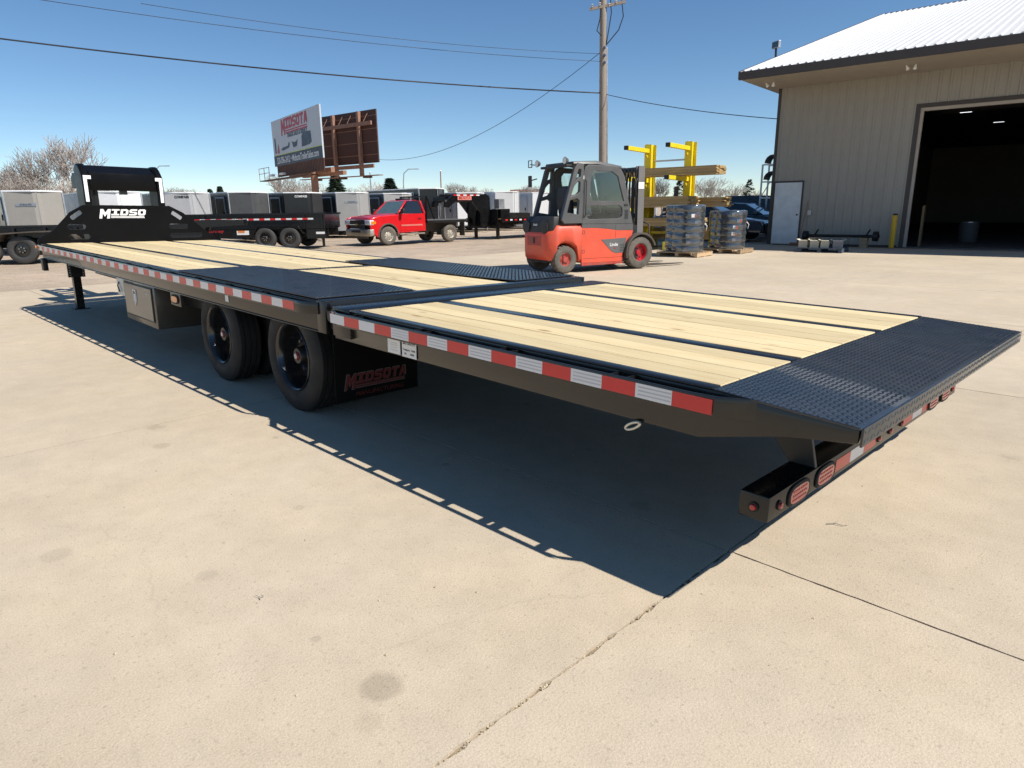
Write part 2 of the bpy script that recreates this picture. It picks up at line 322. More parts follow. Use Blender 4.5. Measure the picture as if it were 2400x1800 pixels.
def text(name, s, size, m, parent, loc, rot, bold=0., shear=0., sx=1., ext=.0008, align='CENTER'):
    cu = bpy.data.curves.new('tmp', 'FONT'); cu.body = s; cu.size = size; cu.extrude = ext; cu.offset = bold*size; cu.shear = shear; cu.align_x = align; cu.align_y = 'CENTER'; cu.resolution_u = 3
    me = _curve_mesh(cu, name); me.name = name
    if sx != 1: me.transform(Matrix.Diagonal((sx, 1, 1, 1)))
    me.materials.append(m); return link(name, me, parent, loc, rot)
def arc(cx, cz, r, a0, a1, n=10): return [(cx+r*math.cos(math.radians(a0+(a1-a0)*i/n)), cz+r*math.sin(math.radians(a0+(a1-a0)*i/n))) for i in range(n+1)]
def rrect(x0, x1, z0, z1, r, n=4): return arc(x1-r, z1-r, r, 0, 90, n)+arc(x0+r, z1-r, r, 90, 180, n)+arc(x0+r, z0+r, r, 180, 270, n)+arc(x1-r, z0+r, r, 270, 360, n)
HP = math.pi/2

BLK = {'I': ([[(0, 0), (1, 0), (1, .24), (.68, .24), (.68, .76), (1, .76), (1, 1), (0, 1), (0, .76), (.32, .76), (.32, .24), (0, .24)]]), 'D': ([[(0, 0), (.8, 0), (1, .2), (1, .8), (.8, 1), (0, 1)], [(.32, .26), (.66, .26), (.68, .3), (.68, .7), (.66, .74), (.32, .74)]]),
 'S': ([[(0, 0), (.82, 0), (1, .16), (1, .44), (.84, .6), (.32, .6), (.32, .76), (1, .76), (1, 1), (.18, 1), (0, .84), (0, .54), (.16, .4), (.68, .4), (.68, .24), (0, .24)]]), 'O': ([[(.18, 0), (.82, 0), (1, .18), (1, .82), (.82, 1), (.18, 1), (0, .82), (0, .18)], [(.32, .28), (.68, .28), (.68, .72), (.32, .72)]]),
 'T': ([[(.33, 0), (.67, 0), (.67, .74), (1, .74), (1, 1), (0, 1), (0, .74), (.33, .74)]]), 'A': ([[(0, 0), (.3, 0), (.38, .2), (.62, .2), (.7, 0), (1, 0), (.72, 1), (.28, 1)], [(.45, .42), (.55, .42), (.5, .72)]]),
 'M': ([[(0, 0), (.27, 0), (.27, .55), (.5, .2), (.73, .55), (.73, 0), (1, 0), (1, 1), (.72, 1), (.5, .62), (.28, 1), (0, 1)]])}
def block_logo(s, wdt, ht, shear=.22):
    """block letters with a tall first M and two speed lines, flat in x,y centred on 0"""
    n = len(s); gap = .10; cw = 1.0; tot = cw*1.05+(n-1)*(cw*.82+gap); mm = MB(); cur = []
    x = 0
    for i, ch in enumerate(s):
        w_ = cw*1.05 if i == 0 else cw*.82; h_ = 1.0 if i == 0 else .66; yb = 0 if i == 0 else .34
        cur.append([[((x+px_*w_)/tot*wdt, (yb+py_*h_)*ht) for px_, py_ in poly] for poly in BLK[ch]]); x += w_+gap
    x0 = (cw*1.05+gap)/tot*wdt
    for q in range(2): cur.append([[(x0, (.06+.13*q)*ht), (wdt*(.99-.012*q), (.06+.13*q)*ht), (wdt*(.99-.012*q), (.14+.13*q)*ht), (x0, (.14+.13*q)*ht)]])
    cu = bpy.data.curves.new('tmp', 'CURVE'); cu.dimensions = '2D'; cu.fill_mode = 'BOTH'; cu.extrude = .0004
    for polys in cur:
        for poly in polys:
            sp = cu.splines.new('POLY'); sp.points.add(len(poly)-1); sp.use_cyclic_u = True
            for i, (a, b) in enumerate(poly): sp.points[i].co = (a-wdt/2+shear*(b-ht/2), b-ht/2, 0, 1)
    return _curve_mesh(cu, 'logo_letters')
def logo_obj(parent, me, m, loc, rot): me = me.copy(); me.materials.append(m); return link('logo_letters', me, parent, loc, rot)

# ================================================================== GROUND
g = MB(); RR = 900
g.add([(-RR, -RR, -.03), (RR, -RR, -.03), (RR, RR, -.03), (-RR, RR, -.03)], [(0, 1, 2, 3)])
structure(g.build('ground', mat_dirt))
XS = [2.2+3.5*k for k in range(-4, 4)]; YS = [.36+3.42*j for j in range(-4, 7)]
yard = MB().add([(XS[0], YS[0], -.010), (XS[-1], YS[0], -.010), (XS[-1], YS[-1], -.010), (XS[0], YS[-1], -.010)], [(0, 1, 2, 3)]).build('concrete_yard', mat_joint)
structure(yard)
def jit(x, y, s, a): return (math.sin(x*41.3+y*57.1+s)*.5+math.sin(x*113+y*97+s*2)*.35+math.sin(x*17-y*23+s*3)*.5)*a
for i in range(len(XS)-1):
    for j in range(len(YS)-1):
        x0, x1, y0, y1 = XS[i], XS[i+1], YS[j], YS[j+1]; pts = []
        near = (abs(x0) < 6 and abs(y0) < 9); st_ = .035 if near else .4
        def edge(ax, ay, bx, by, nx, ny):
            L = math.hypot(bx-ax, by-ay); k = int(L/st_)
            wide = (abs(ax-2.2) < .01 and abs(bx-2.2) < .01 and (ay+by)/2 < .3)
            for q in range(k):
                x = ax+(bx-ax)*q/k; y = ay+(by-ay)*q/k; a = (.006 if wide else .002); gp = (.006 if wide else .0045)
                e = gp+max(-.004, jit(x, y, nx*3+ny*7, a))
                pts.append((x+nx*e, y+ny*e))
        edge(x0, y0, x1, y0, 0, 1); edge(x1, y0, x1, y1, -1, 0); edge(x1, y1, x0, y1, 0, -1); edge(x0, y1, x0, y0, 1, 0)
        cx, cy = (x0+x1)/2, (y0+y1)/2
        mb = MB().prism([(a-cx, b-cy) for a, b in pts], -.03, 0, axis='Z'); mb.build('concrete_slab', mat_conc, yard, loc=(cx, cy, 0))
# loose grit in the open joint and a few dry twigs
rg = random.Random(3); mb = MB()
for k in range(420):
    y = -1.9+rg.random()*2.2; x = 2.2+rg.gauss(0, .012); s = .002+rg.random()*.006
    mb.add([(x-s, y-s, -.006), (x+s, y-s*.6, -.006), (x+s*.5, y+s, -.006), (x, y, -.005+s*rg.random()*1.2)], [(0, 1, 3), (1, 2, 3), (2, 0, 3)])
for k in range(150):
    x = -3+rg.random()*8; y = -3+rg.random()*5; s = .0015+rg.random()*.0045
    mb.add([(x-s, y-s, .001), (x+s, y-s*.6, .001), (x+s*.5, y+s, .001), (x, y, .001+s)], [(0, 1, 3), (1, 2, 3), (2, 0, 3)])
o = stuff(mb.build('joint_grit', mat('grit', (.42, .35, .25), .95, var=.4, scale=50))); tag(o, 'small grit and stone chips in the concrete joint', 'grit')
for (u, v, a, L, lb) in [(1962, 1232, .5, .085, 'short dry twig lying on concrete behind the rear bumper'), (615, 1402, 2.2, .028, 'tiny dry leaf curl on open concrete beside the shadow')]:
    c = G(u, v); mb = MB(); mb.tube([(-L/2, 0, .004), (-L*.1, .008, .007), (L*.2, -.004, .006), (L/2, .01, .003)], .0025, 5, .001)
    mb.tube([(-L*.1, .008, .007), (L*.1, .03, .01)], .0015, 4, .0006)
    tag(mb.build('twig', m_bark, None, loc=(c.x, c.y, 0), rot=(0, 0, a)), lb, 'twig')

# ================================================================== MAIN FLATBED TRAILER
ZD = .81; W = 2.59
T = thing('flatbed_trailer', 'long black flatbed gooseneck trailer with fresh pine deck and red and white tape', 'trailer')
T.rotation_euler = (-.0206, .0177, 0); T.location = (-.0143, -.0167, 0)
def wz(x, y): return .0177*x + .0206*y          # local z of the real ground under the tilted frame
rgt = random.Random(11)
def boards(x0, x1, y0, y1, n, ztop):
    wd = (y1-y0)/n; L = x1-x0
    me = MB().box(-L/2, L/2, -wd/2+.0028, wd/2-.0028, -.038, 0).mesh('deck_board', m_pine, bevel=.0025, seg=1)
    for i in range(n):
        link('deck_board', me, T, ((x0+x1)/2, y0+wd*(i+.5), ztop-.002+rgt.uniform(-.0015, .001)))
XF, XJ = -8.16, -.43
boards(XF, -2.86, .125, .705, 4, ZD); boards(XF, -2.41, .805, 1.715, 6, ZD); boards(XF, -2.92, 1.815, 2.465, 4, ZD)
boards(-2.33, XJ-.004, .86, 1.74, 6, ZD)
ZT = ZD-.023
boards(-.045, 2.24, .125, .705, 4, ZT); boards(-.045, 2.24, .805, 1.715, 6, ZT); boards(-.045, 2.24, 1.815, 2.465, 4, ZT)
def pbox(name, x0, x1, y0, y1, z0, z1, m=m_black, parent=T, bevel=.003):
    return MB().box(x0, x1, y0, y1, z0, z1).build(name, m, parent, bevel=bevel, seg=2, smooth=40)
# steel strips between plank sections
pbox('deck_strip', XF, -2.87, .708, .802, ZD-.04, ZD-.004); pbox('deck_strip', XF, -2.93, 1.718, 1.812, ZD-.04, ZD-.004)
pbox('deck_strip', -.045, 2.24, .708, .802, ZT-.04, ZT-.003); pbox('deck_strip', -.045, 2.24, 1.718, 1.812, ZT-.04, ZT-.003)
# side beams with top flange
for (nm, x0, x1, zt) in (('side_beam', XF-.02, -.325, ZD),):
    for (ya, yb, yi) in ((.075, .105, 1), (W-.105, W-.075, -1)):
        mb = MB(); mb.box(x0, x1, ya, yb, zt-.19, zt-.010); f0, f1 = (ya-.012, yb+.018) if yi > 0 else (ya-.018, yb+.012)
        mb.box(x0, x1, f0, f1, zt-.0085, zt); mb.box(x0, x1, f0+.005, f1-.005, zt-.20, zt-.1915); mb.build(nm, m_side, T, bevel=.0025, smooth=40)
# tail beams: straight, then wedge shaped under the ramp
for (ya, yb, yi) in ((.075, .105, 1), (W-.105, W-.075, -1)):
    MB().prism([(-.2435, ZT-.19), (-.2435, ZT-.0105), (2.243, ZT-.0105), (2.715, ZT-.034), (2.715, ZT-.080), (2.5, ZT-.112), (2.2, ZT-.19)], ya, yb).build('tail_beam', m_side, T, bevel=.003, smooth=40)
    f0, f1 = (ya-.012, yb+.018) if yi > 0 else (ya-.018, yb+.012); MB().box(-.2435, 2.243, f0, f1, ZT-.0095, ZT).build('tail_flange', m_black, T, bevel=.0025, smooth=40)
# added sheet blocking light through the plank gaps, sub frame beams and cross members
pbox('plank_gap_blocker', XF, XJ, .11, W-.11, ZD-.046, ZD-.0405, m_blackm, bevel=0); pbox('plank_gap_blocker', -.2, 2.23, .11, W-.11, ZT-.046, ZT-.0405, m_blackm, bevel=0)
for y in (.78, 1.81):
    mb = MB(); mb.box(XF-.02, -.33, y-.09, y+.09, .36, .375); mb.box(XF-.02, -.33, y-.012, y+.012, .3755, .7625); mb.build('frame_beam', m_blackm, T)
    mb = MB(); mb.box(-.2, 2.1, y-.05, y+.05, .50, .515); mb.box(-.2, 2.1, y-.01, y+.01, .5155, .7395); mb.build('tail_frame_beam', m_blackm, T)
cm = MB().box(-.025, .025, .107, W-.107, .655, .735).mesh('cross_member', m_blackm); k = 0
x = XF+.3
while x < -.5: link('cross_member', cm, T, (x, 0, .025)); x += .406
x = .1
while x < 2.1: link('cross_member', cm, T, (x, 0, 0)); x += .406
# end bars at the joint, the dark hinge tube between them
mb = MB().box(XJ, -.325, .063, W-.063, ZD-.20, ZD+.003); mb.build('rear_header', m_black, T, bevel=.006, smooth=40)
mb = MB().box(-.2445, -.05, .063, W-.063, ZT-.17, ZT+.004); mb.box(-.255, -.2455, .09, W-.09, ZT-.17, ZT-.05); mb.build('tail_header', m_black, T, bevel=.006, smooth=40)
MB().cyl((-.288, .07, ZD-.085), (-.288, W-.07, ZD-.085), .032, n=20).build('hinge_tube', m_blackm, T, smooth=40)
for y in (.3, .8, 1.3, 1.8, 2.3): pbox('hinge_lug', -.324, -.246, y-.02, y+.02, ZD-.12, ZD-.05, m_blackm)
# tread plates: sheet with raised bars
def tread(name, poly, z, parent=T, slope=0., m=m_plate, pitch=.021):
    xs = [p_[0] for p_ in poly]; ys = [p_[1] for p_ in poly]
    mb = MB().prism(poly, -.008, 0, axis='Z'); mb.v = [(a, b, c-slope*(a-min(xs))) for a, b, c in mb.v]
    pl = mb.build(name, m, parent, loc=(0, 0, z), bevel=.002, seg=1)
    def inside(px_, py_):
        c = False; n = len(poly)
        for i in range(n):
            (xa, ya), (xb, yb) = poly[i], poly[(i+1) % n]
            if (ya > py_) != (yb > py_) and px_ < (xb-xa)*(py_-ya)/(yb-ya)+xa: c = not c
        return c
    mb = MB(); i = 0; x = min(xs)+pitch*.5
    while x < max(xs):
        j = 0; y = min(ys)+pitch*.5
        while y < max(ys):
            if all(inside(x+dx, y+dy) for dx in (-.010, .010) for dy in (-.010, .010)):
                s = 1 if (i+j) % 2 else -1; c = math.cos(.7854*s); d = math.sin(.7854*s); zz = -slope*(x-min(xs))
                q = []
                for (a, b, h) in [(-.0098, 0, 0), (-.0038, -.0033, 0), (.0038, -.0033, 0), (.0098, 0, 0), (.0038, .0033, 0), (-.0038, .0033, 0), (-.0052, 0, .0020), (.0052, 0, .0020)]:
                    q.append((x+a*c-b*d, y+a*d+b*c, zz+h+.0003))
                mb.add(q, [(0, 1, 6), (1, 2, 7, 6), (2, 3, 7), (3, 4, 7), (4, 5, 6, 7), (5, 0, 6)])
            y += pitch; j += 1
        x += pitch; i += 1
    t = mb.build('raised_tread', m, pl); stuff(t); return pl
tread('wheel_plate', [(-2.80, .07), (XJ-.003, .07), (XJ-.003, .80), (-.95, .86), (-2.34, .86), (-2.86, .80)], ZD+.013)
tread('wheel_plate', [(-2.92, 1.77), (-2.34, 1.74), (-.95, 1.74), (XJ-.003, 1.80), (XJ-.003, 2.52), (-2.98, 2.52)], ZD+.013)
tread('cross_plate', [(-2.405, .87), (-2.335, .87), (-2.335, 1.73), (-2.405, 1.73)], ZD+.004)
ramp = tread('rear_ramp_plate', [(2.246, .065), (2.722, .065), (2.722, W-.065), (2.246, W-.065)], ZT-.0025, slope=.052)
# folded rear lip of the ramp with tread
lip = pbox('ramp_lip', 2.7225, 2.7305, .065, W-.065, ZT-.086, ZT-.0265, m_plate)
mb = MB()
for i, y in enumerate([.08+.03*k for k in range(81)]):
    for j in (0, 1):
        s = 1 if (i+j) % 2 else -1; zc = ZT-.042-.028*j; q = []
        for (a, b, h) in [(-.0135, 0, 0), (0, -.0045, 0), (.0135, 0, 0), (0, .0045, 0), (0, 0, .0026)]:
            c = math.cos(.7854*s); d = math.sin(.7854*s); q.append((2.7307+h, y+a*c-b*d, zc+a*d+b*c))
        mb.add(q, [(0, 1, 4), (1, 2, 4), (2, 3, 4), (3, 0, 4)])
stuff(mb.build('raised_tread', m_plate, lip))
# rub rails, pockets and tape
def rail(path, z0, z1, side):
    mb = MB(); th = .011*side; rings = []
    for (x, y) in path: rings.append([(x, y, z0), (x, y+th, z0), (x, y+th, z1), (x, y, z1)])
    return mb.loft(rings).build('rub_rail', m_side, T, bevel=.002, smooth=40)
for (y, s) in ((0, 1), (W, -1)):
    rail([(XF, y+.05*s), (XF+.10, y+.004*s), (XF+.14, y), (-.57, y), (-.50, y+.006*s), (-.40, y+.056*s)], ZD-.085, ZD-.012, s)
    rail([(-.215, y+.056*s), (-.165, y+.03*s), (-.11, y+.004*s), (-.07, y), (2.20, y), (2.29, y+.010*s), (2.40, y+.0755*s)], ZT-.085, ZT-.012, s)
    yy = sorted((y+.012*s, y+.073*s))
    yo, yi_ = (yy[0], yy[1]) if s > 0 else (yy[1], yy[0]); pk = MB().prism([(-.040, yo), (-.033, yo), (-.033, yi_-.006*s), (.033, yi_-.006*s), (.033, yo), (.040, yo), (.040, yi_), (-.040, yi_)], -.085, -.014, axis='Z').mesh('stake_pocket', m_blackm)
    sp = MB().cyl((0, yy[0], -.05), (0, yy[1], -.05), .024, n=12).mesh('rail_spacer', m_blackm, smooth=40)
    x = XF+.32; k = 0
    while x < -.55:
        link('stake_pocket' if k % 2 == 0 else 'rail_spacer', pk if k % 2 == 0 else sp, T, (x, 0, ZD)); x += .305; k += 1
    x = .06; k = 0
    while x < 2.2:
        link('stake_pocket' if k % 2 == 0 else 'rail_spacer', pk if k % 2 == 0 else sp, T, (x, 0, ZT)); x += .305; k += 1
S = .1524
tp = MB().box(0, S-.0008, -.0012, -.0003, -.0265, .0265)
tr, tw = tp.mesh('reflective_tape', m_tred), tp.mesh('reflective_tape', m_twhite)
band = MB()
for q in range(3): band.box(.012, S-.004, -.0016, -.0013, -.016+q*.014, -.011+q*.014)
band = band.mesh('tape_lines', mat('tape_grey', (.50, .51, .53), .35))
i = 0
while -.592-(i+1)*S > XF+.12:
    link('reflective_tape', tr if i % 2 == 0 else tw, T, (-.592-(i+1)*S, 0, ZD-.0485)); i += 1
for i in range(-1, 15):
    o = link('reflective_tape', tr if i % 2 == 0 else tw, T, (-.0036+i*S, 0, ZT-.0485))
    if i % 2 and i > 2:
        link('tape_lines', band, o)
# front amber marker
MB().lathe([(.001, -.012), (.02, -.010), (.022, 0)], n=14).build('marker_lamp', m_lensa, T, loc=(XF+.07, -.004, ZD-.045), smooth=60)
# labels on the beams
def label(x, y, z, wx, wzz, lines, hdr=None):
    o = MB().box(-wx/2, wx/2, -.0012, 0, -wzz/2, wzz/2).build('warning_label', m_label, T, loc=(x, y, z))
    if hdr: MB().box(-wx/2+.002, wx/2-.002, -.0018, -.0013, wzz/2-.016, wzz/2-.003).build('label_header', hdr, o)
    for k, (s, sz, dz) in enumerate(lines): text('lettering', s, sz, m_ink, o, (0, -.0016, dz), (HP, 0, 0), ext=.0002)
    return o
label(.372, .072, ZT-.137, .115, .092, [('-----------------', .010, .012), ('----------------------', .010, .002), ('-----------------', .010, -.012), ('----------------------', .010, -.026)], m_tred)
o = label(.508, .072, ZT-.140, .125, .092, [])
for (s, xx, zz) in (('MAX CAPACITY', 0, .026), ('Transport  15000', 0, -.006), ('Lift       10000', 0, -.027)): text('lettering', s, .015, m_ink, o, (xx, -.0016, zz), (HP, 0, 0), bold=.02, ext=.0002)
o = label(-.268+.055, .0615, ZT-.055, .062, .055, [('-- -- --', .009, -.006), ('--- ---', .009, -.018)])
MB().box(-.029, .029, -.0018, -.0013, .006, .024).build('label_header', m_tred, o); text('lettering', 'DANGER', .013, m_label, o, (0, -.0022, .015), (HP, 0, 0), ext=.0002)
label(-1.81, .072, ZD-.118, .06, .075, [('------', .008, .02), ('------', .008, .006), ('|', .012, -.018)])
# galvanised tie ring hanging below the tail beam
ring = [(math.cos(t)*.036*(1), 0, math.sin(t)*.011) for t in [2*math.pi*k/18 for k in range(19)]]
mb = MB(); mb.tube([(a, b, c) for a, b, c in ring], .0055, 8); mb.build('tie_ring', mat('zinc', (.62, .6, .5), .4, metal=.6), T, loc=(1.93, .066, .575), rot=(0, -.5, 0), smooth=60)
# bumper and lamps
bump = MB().box(2.355, 2.462, .115, 2.60, .345, .438).build('rear_bumper', m_black, T, bevel=.005, smooth=40)
for (ya, yb) in ((.5, .62), (1.97, 2.09)):
    MB().prism([(2.16, ZT-.2), (2.40, ZT-.11), (2.46, .4385), (2.36, .4385), (2.25, ZT-.22)], ya, ya+.02).build('bumper_bracket', m_blackm, T, bevel=.003)
pbox('winch_plate', 2.15, 2.5, .55, .57, ZT-.16, ZT-.06, m_blackm)
oval = lambda a, b, n=28: [(math.copysign(abs(math.cos(t))**.55, math.cos(t))*a, math.copysign(abs(math.sin(t))**.75, math.sin(t))*b) for t in [2*math.pi*k/n for k in range(n)]]
leds = MB()
for r_ in range(3):
    for c_ in range(8): leds.cyl((.0078, -.055+c_*.0155, -.017+r_*.017), (.0105, -.055+c_*.0155, -.017+r_*.017), .0055, .003, n=6)
leds = leds.mesh('led_grid', mat('led_red', (.62, .05, .04), .15, coat=.6))
gro = MB().prism(oval(.092, .044), -.001, .008, axis='X').mesh('rubber_grommet', m_rubber, bevel=.003, smooth=40)
len_ = MB().prism(oval(.078, .031), .004, .0076, axis='X').mesh('lens', m_lensr, smooth=40)
for y in (.35, .595, 2.10, 2.345):
    gm = link('tail_lamp', gro, T, (2.4625, y, .391)); link('lens', len_, gm, (.001, 0, 0)); link('led_grid', leds, gm, (.0005, 0, 0))
ml = MB().lathe([(.001, .016), (.010, .013), (.0125, 0)], n=14).mesh('marker_lamp', m_lensr, smooth=50)
mg = MB().lathe([(.012, .006), (.018, .006), (.018, 0), (.012, 0)], n=14).mesh('rubber_grommet', m_rubber)
for y in (.19, 1.215, 1.375, 1.545, 2.50):
    o = link('marker_lamp', ml, T, (2.4625, y, .391), (0, 0, -HP)); link('rubber_grommet', mg, o)
o = link('marker_lamp', ml, T, (2.41, .114, .391), (math.pi, 0, 0)); link('rubber_grommet', mg, o)
rt_ = MB().box(0, .0008, 0, .16, -.026, .026); rr_, rw_ = rt_.mesh('reflective_tape', m_tred), rt_.mesh('reflective_tape', m_twhite)
for y0 in (.71, 1.58):
    for k in range(3): link('reflective_tape', rw_ if k == 1 else rr_, T, (2.4628, y0+k*.161, .391))
# axles and dual wheels
def tyre_prof(R, r, wd):
    h = wd/2
    p = [(r, -h*.80), (r+.02, -h*.94), (r+(R-r)*.45, -h*1.0), (R-.03, -h*.92), (R-.008, -h*.80), (R, -h*.72)]
    g_ = []
    for c in (-.42, 0, .42): g_ += [(R, h*(c-.05)), (R-.011, h*(c-.04)), (R-.011, h*(c+.04)), (R, h*(c+.05))]
    return p+g_+[(a, -b) for a, b in reversed(p)]
def wheel_mesh(R, r, wd, n=44, m=m_rubber):
    mb = MB(); pr = tyre_prof(R, r, wd); pr = pr+[(r-.01, wd*.38), (r-.01, -wd*.38), pr[0]]
    rings = [[(a*math.cos(2*math.pi*k/n), b, a*math.sin(2*math.pi*k/n)) for k in range(n)] for a, b in pr]
    mb.loft(rings, caps=False); return mb.mesh('wheel', m, smooth=35)
RW = .385
tyre_m = wheel_mesh(RW, .232, .215)
def dish_rim(deep=True):
    prof = [(.236, -.098), (.230, -.104), (.222, -.098), (.214, -.085), (.205, -.04), (.200, .03), (.185, .055), (.15, .062), (.10, .058), (.10, .10), (.236, .10)] if deep else [(.236, -.1), (.222, -.1), (.21, -.07), (.19, -.055), (.1, -.06), (.1, .1), (.236, .1)]
    mb = MB(); n = 44; mb.loft([[(a*math.cos(2*math.pi*k/n), b, a*math.sin(2*math.pi*k/n)) for k in range(n)] for a, b in prof], caps=False); return mb.mesh('rim', m_rim, smooth=35)
rim_m = dish_rim()
hub_m = MB().lathe([(.001, -.07), (.052, -.07), (.062, -.055), (.068, .0), (.1, .06)], n=24).mesh('hub', m_blackm, smooth=40)
cap_m = MB().lathe([(.001, -.080), (.024, -.080), (.031, -.074), (.031, -.068)], n=8).mesh('hub_cap', mat('hub_red', (.22, .015, .02), .3))
eye_m = MB().lathe([(.001, -.0845), (.018, -.0845), (.019, -.082)], n=16).mesh('sight_glass', mat('sight', (.55, .5, .48), .2))
nut_m = MB()
for k in range(8):
    a = 2*math.pi*k/8; nut_m.cyl((.135*math.cos(a), .062, .135*math.sin(a)), (.135*math.cos(a), .02, .135*math.sin(a)), .012, n=6)
nut_m = nut_m.mesh('lug_nuts', m_steel)
for ax in (-.905, -2.16):
    for (y, flip) in ((.215, 0), (.475, math.pi), (W-.475, 0), (W-.215, math.pi)):
        o = link('wheel', tyre_m, T, (ax, y, RW-.006+wz(ax, y)), (0, rgt.uniform(0, 3), flip)); link('rim', rim_m, o)
        if y in (.215, W-.215):
            link('hub', hub_m, o, (0, .01, 0)); link('hub_cap', cap_m, o, (0, .01, 0)); link('sight_glass', eye_m, o, (0, .01, 0)); link('lug_nuts', nut_m, o)
    MB().cyl((ax, .3, RW+.0), (ax, W-.3, RW+.0), .062, n=20).build('axle', m_blackm, T, smooth=40)
    for y in (.86, 1.73):
        mb = MB(); mb.bar((ax-.45, y, RW+.16), (ax, y, RW+.09), .06, .05); mb.bar((ax, y, RW+.09), (ax+.45, y, RW+.16), .06, .05); mb.build('leaf_spring', m_blackm, T)
# mud flap with logo behind the wheels
XFL = -.30
pbox('mud_flap', XFL-.004, XFL+.004, .09, .72, .17, .64, mat('flap_rubber', (.003, .003, .003), .9, spec=.15), bevel=.001)
a = onx(815, 913, XFL); b = onx(945, 870, XFL)
cy, cz = (a.y+b.y)/2+.02, (a.z+b.z)/2+.02; wl = (b.y-a.y)
m_lred = mat('logo_red', (.36, .02, .022), .5); m_fl1 = mat('flap_print_white_shaded', (.10, .095, .09), .6); m_fl2 = mat('flap_print_red_shaded', (.10, .006, .008), .6); m_lwh = mat('logo_white', (.75, .75, .75), .5)  # flap print colours dimmed to carry the shade under the deck
from mathutils import Euler
RX = Euler((HP, 0, HP))      # text facing +x, reading along +y
logo_obj(T, block_logo('MIDSOTA', .47, .105), m_fl1, (XFL+.0046, cy, cz), RX); lg_ = block_logo('MIDSOTA', .46, .097); logo_obj(T, lg_, m_fl2, (XFL+.0052, cy, cz), RX)
text('logo_letters', 'MANUFACTURING', .04, m_fl2, T, (XFL+.006, cy+.02, cz-.085), RX, shear=.25, sx=1.1)
pbox('flap_hanger', XFL-.02, XFL+.02, .09, .8, .6405, .68, m_blackm)
# tool box
TB = MB().prism([(.02, .27), (.02, .70), (.50, .70), (.50, .33), (.44, .27)], -4.53, -3.56, axis='X').build('tool_box', mat('tool_box_black', (.06, .053, .043), .35, coat=.3), T, bevel=.008, smooth=40)
TB.location = (0, .07, -.072)
def tbp(name, me_or_mb, m, **k): return me_or_mb.build(name, m, TB, **k)
tbp('door_seal', MB().box(-4.475, -3.615, .0145, .0195, .325, .665), m_ink); dr = tbp('door_panel', MB().box(-4.46, -3.63, .006, .014, .34, .65), mat('tool_box_door_bounce_lit', (.14, .122, .098), .33, coat=.3), bevel=.003)  # door colour lightened warm to carry light bounced off the ground
sh = [(-.05, .075), (.05, .075), (.05, -.03), (.0, -.085), (-.05, -.03)]
o = plate_obj('latch_badge', sh, [[(a*.78, b*.80) for a, b in sh]], .004, 'Y', m_lwh, TB, (-4.12, .003, .53)); plate_obj('latch_badge', [(a*.45, b*.6-.012) for a, b in sh], [], .004, 'Y', m_lwh, TB, (-4.12, .003, .53))
text('lettering', 'Buyers', .03, m_lwh, TB, (-3.75, .005, .60), (HP, 0, 0), bold=.01)
MB().box(-4.80, -4.545, .10, .55, .42, .618).build('battery_box', m_galv, T, bevel=.005)
mb = MB(); mb.tube([(-4.70, .095, .56), (-4.72, .085, .52), (-4.66, .085, .46)], .006, 6); mb.build('battery_lead', m_wire, T)
pbox('lamp_plate', -3.13, -2.88, .092, .10, .49, .615, mat('plate_tan', (.10, .088, .07), .35))
gm = MB().prism(oval(.085, .040), .082, .0915).build('turn_lamp', m_rubber, T, loc=(-3.0, 0, .55)); MB().prism(oval(.07, .027), .077, .0815).build('lens', m_lensa, gm)
pbox('spare_carrier', -3.55, -2.40, .35, 1.3, .42, .66, m_blackm)
# front: step, jack, bulkhead and gooseneck
pbox('corner_leg', XF+.02, XF+.14, .03, .09, .44, .61, m_blackm)
for y in (.42, 2.17):
    sl = MB().box(-8.16, -8.02, y-.07, y+.07, .33, .75); sl = sl.build('jack_sleeve', m_blackm, T, bevel=.005)
    hl = MB()
    for sgn in (-1, 1):
        for k in range(7): hl.cyl((-8.0195, y+sgn*.085, .36+k*.035), (-8.018, y+sgn*.085, .36+k*.035), .007, n=8)
    for sgn in (-1, 1): MB().box(-8.06, -8.02, y+sgn*.075-.03*(sgn < 0), y+sgn*.075+.03*(sgn > 0), .33, .60).build('jack_flange', m_blackm, T)
    stuff(hl.build('pin_holes', m_lwh, T))
    zb = wz(-8.09, y)
    MB().box(-8.14, -8.04, y-.05, y+.05, zb+.02, .40).build('jack_leg', m_black, T, bevel=.004); MB().box(-8.19, -7.99, y-.1, y+.1, zb+.002, zb+.018).build('jack_foot', m_blackm, T, bevel=.003)
def slot(x0, x1, z0, z1): return rrect(x0, x1, z0, z1, (z1-z0)/2.01, 5)
cen = 1.25
outl = [(.045, .80), (2.50, .80), (2.50, .86), (2.32, 1.00), (2.08, 1.205), (2.03, 1.245), (1.84, 1.345), (.66, 1.345), (.47, 1.235), (.42, 1.175), (.24, .985), (.12, .92), (.045, .86)]
def rotr(cx, cz, w_, h_, a): return [(cx+x*math.cos(a)-z*math.sin(a), cz+x*math.sin(a)+z*math.cos(a)) for x, z in rrect(-w_/2, w_/2, -h_/2, h_/2, .018)]
holes = [slot(1.80, 2.09, 1.00, 1.07), slot(1.80, 2.30, .86, .93), rotr(1.935, 1.20, .17, .062, -.62), slot(.42, .70, .86, .93), slot(.42, .66, 1.00, 1.07), rotr(.555, 1.20, .17, .062, .62)]
plate_obj('front_bulkhead', outl, holes, .02, 'X', m_neck, T, (XF-.03, 0, 0), bevel=.002)
logo_obj(T, block_logo('MIDSO', .62, .135), m_lwh, (XF-.0185, 1.17, 1.22), RX)
XN = XF-.05
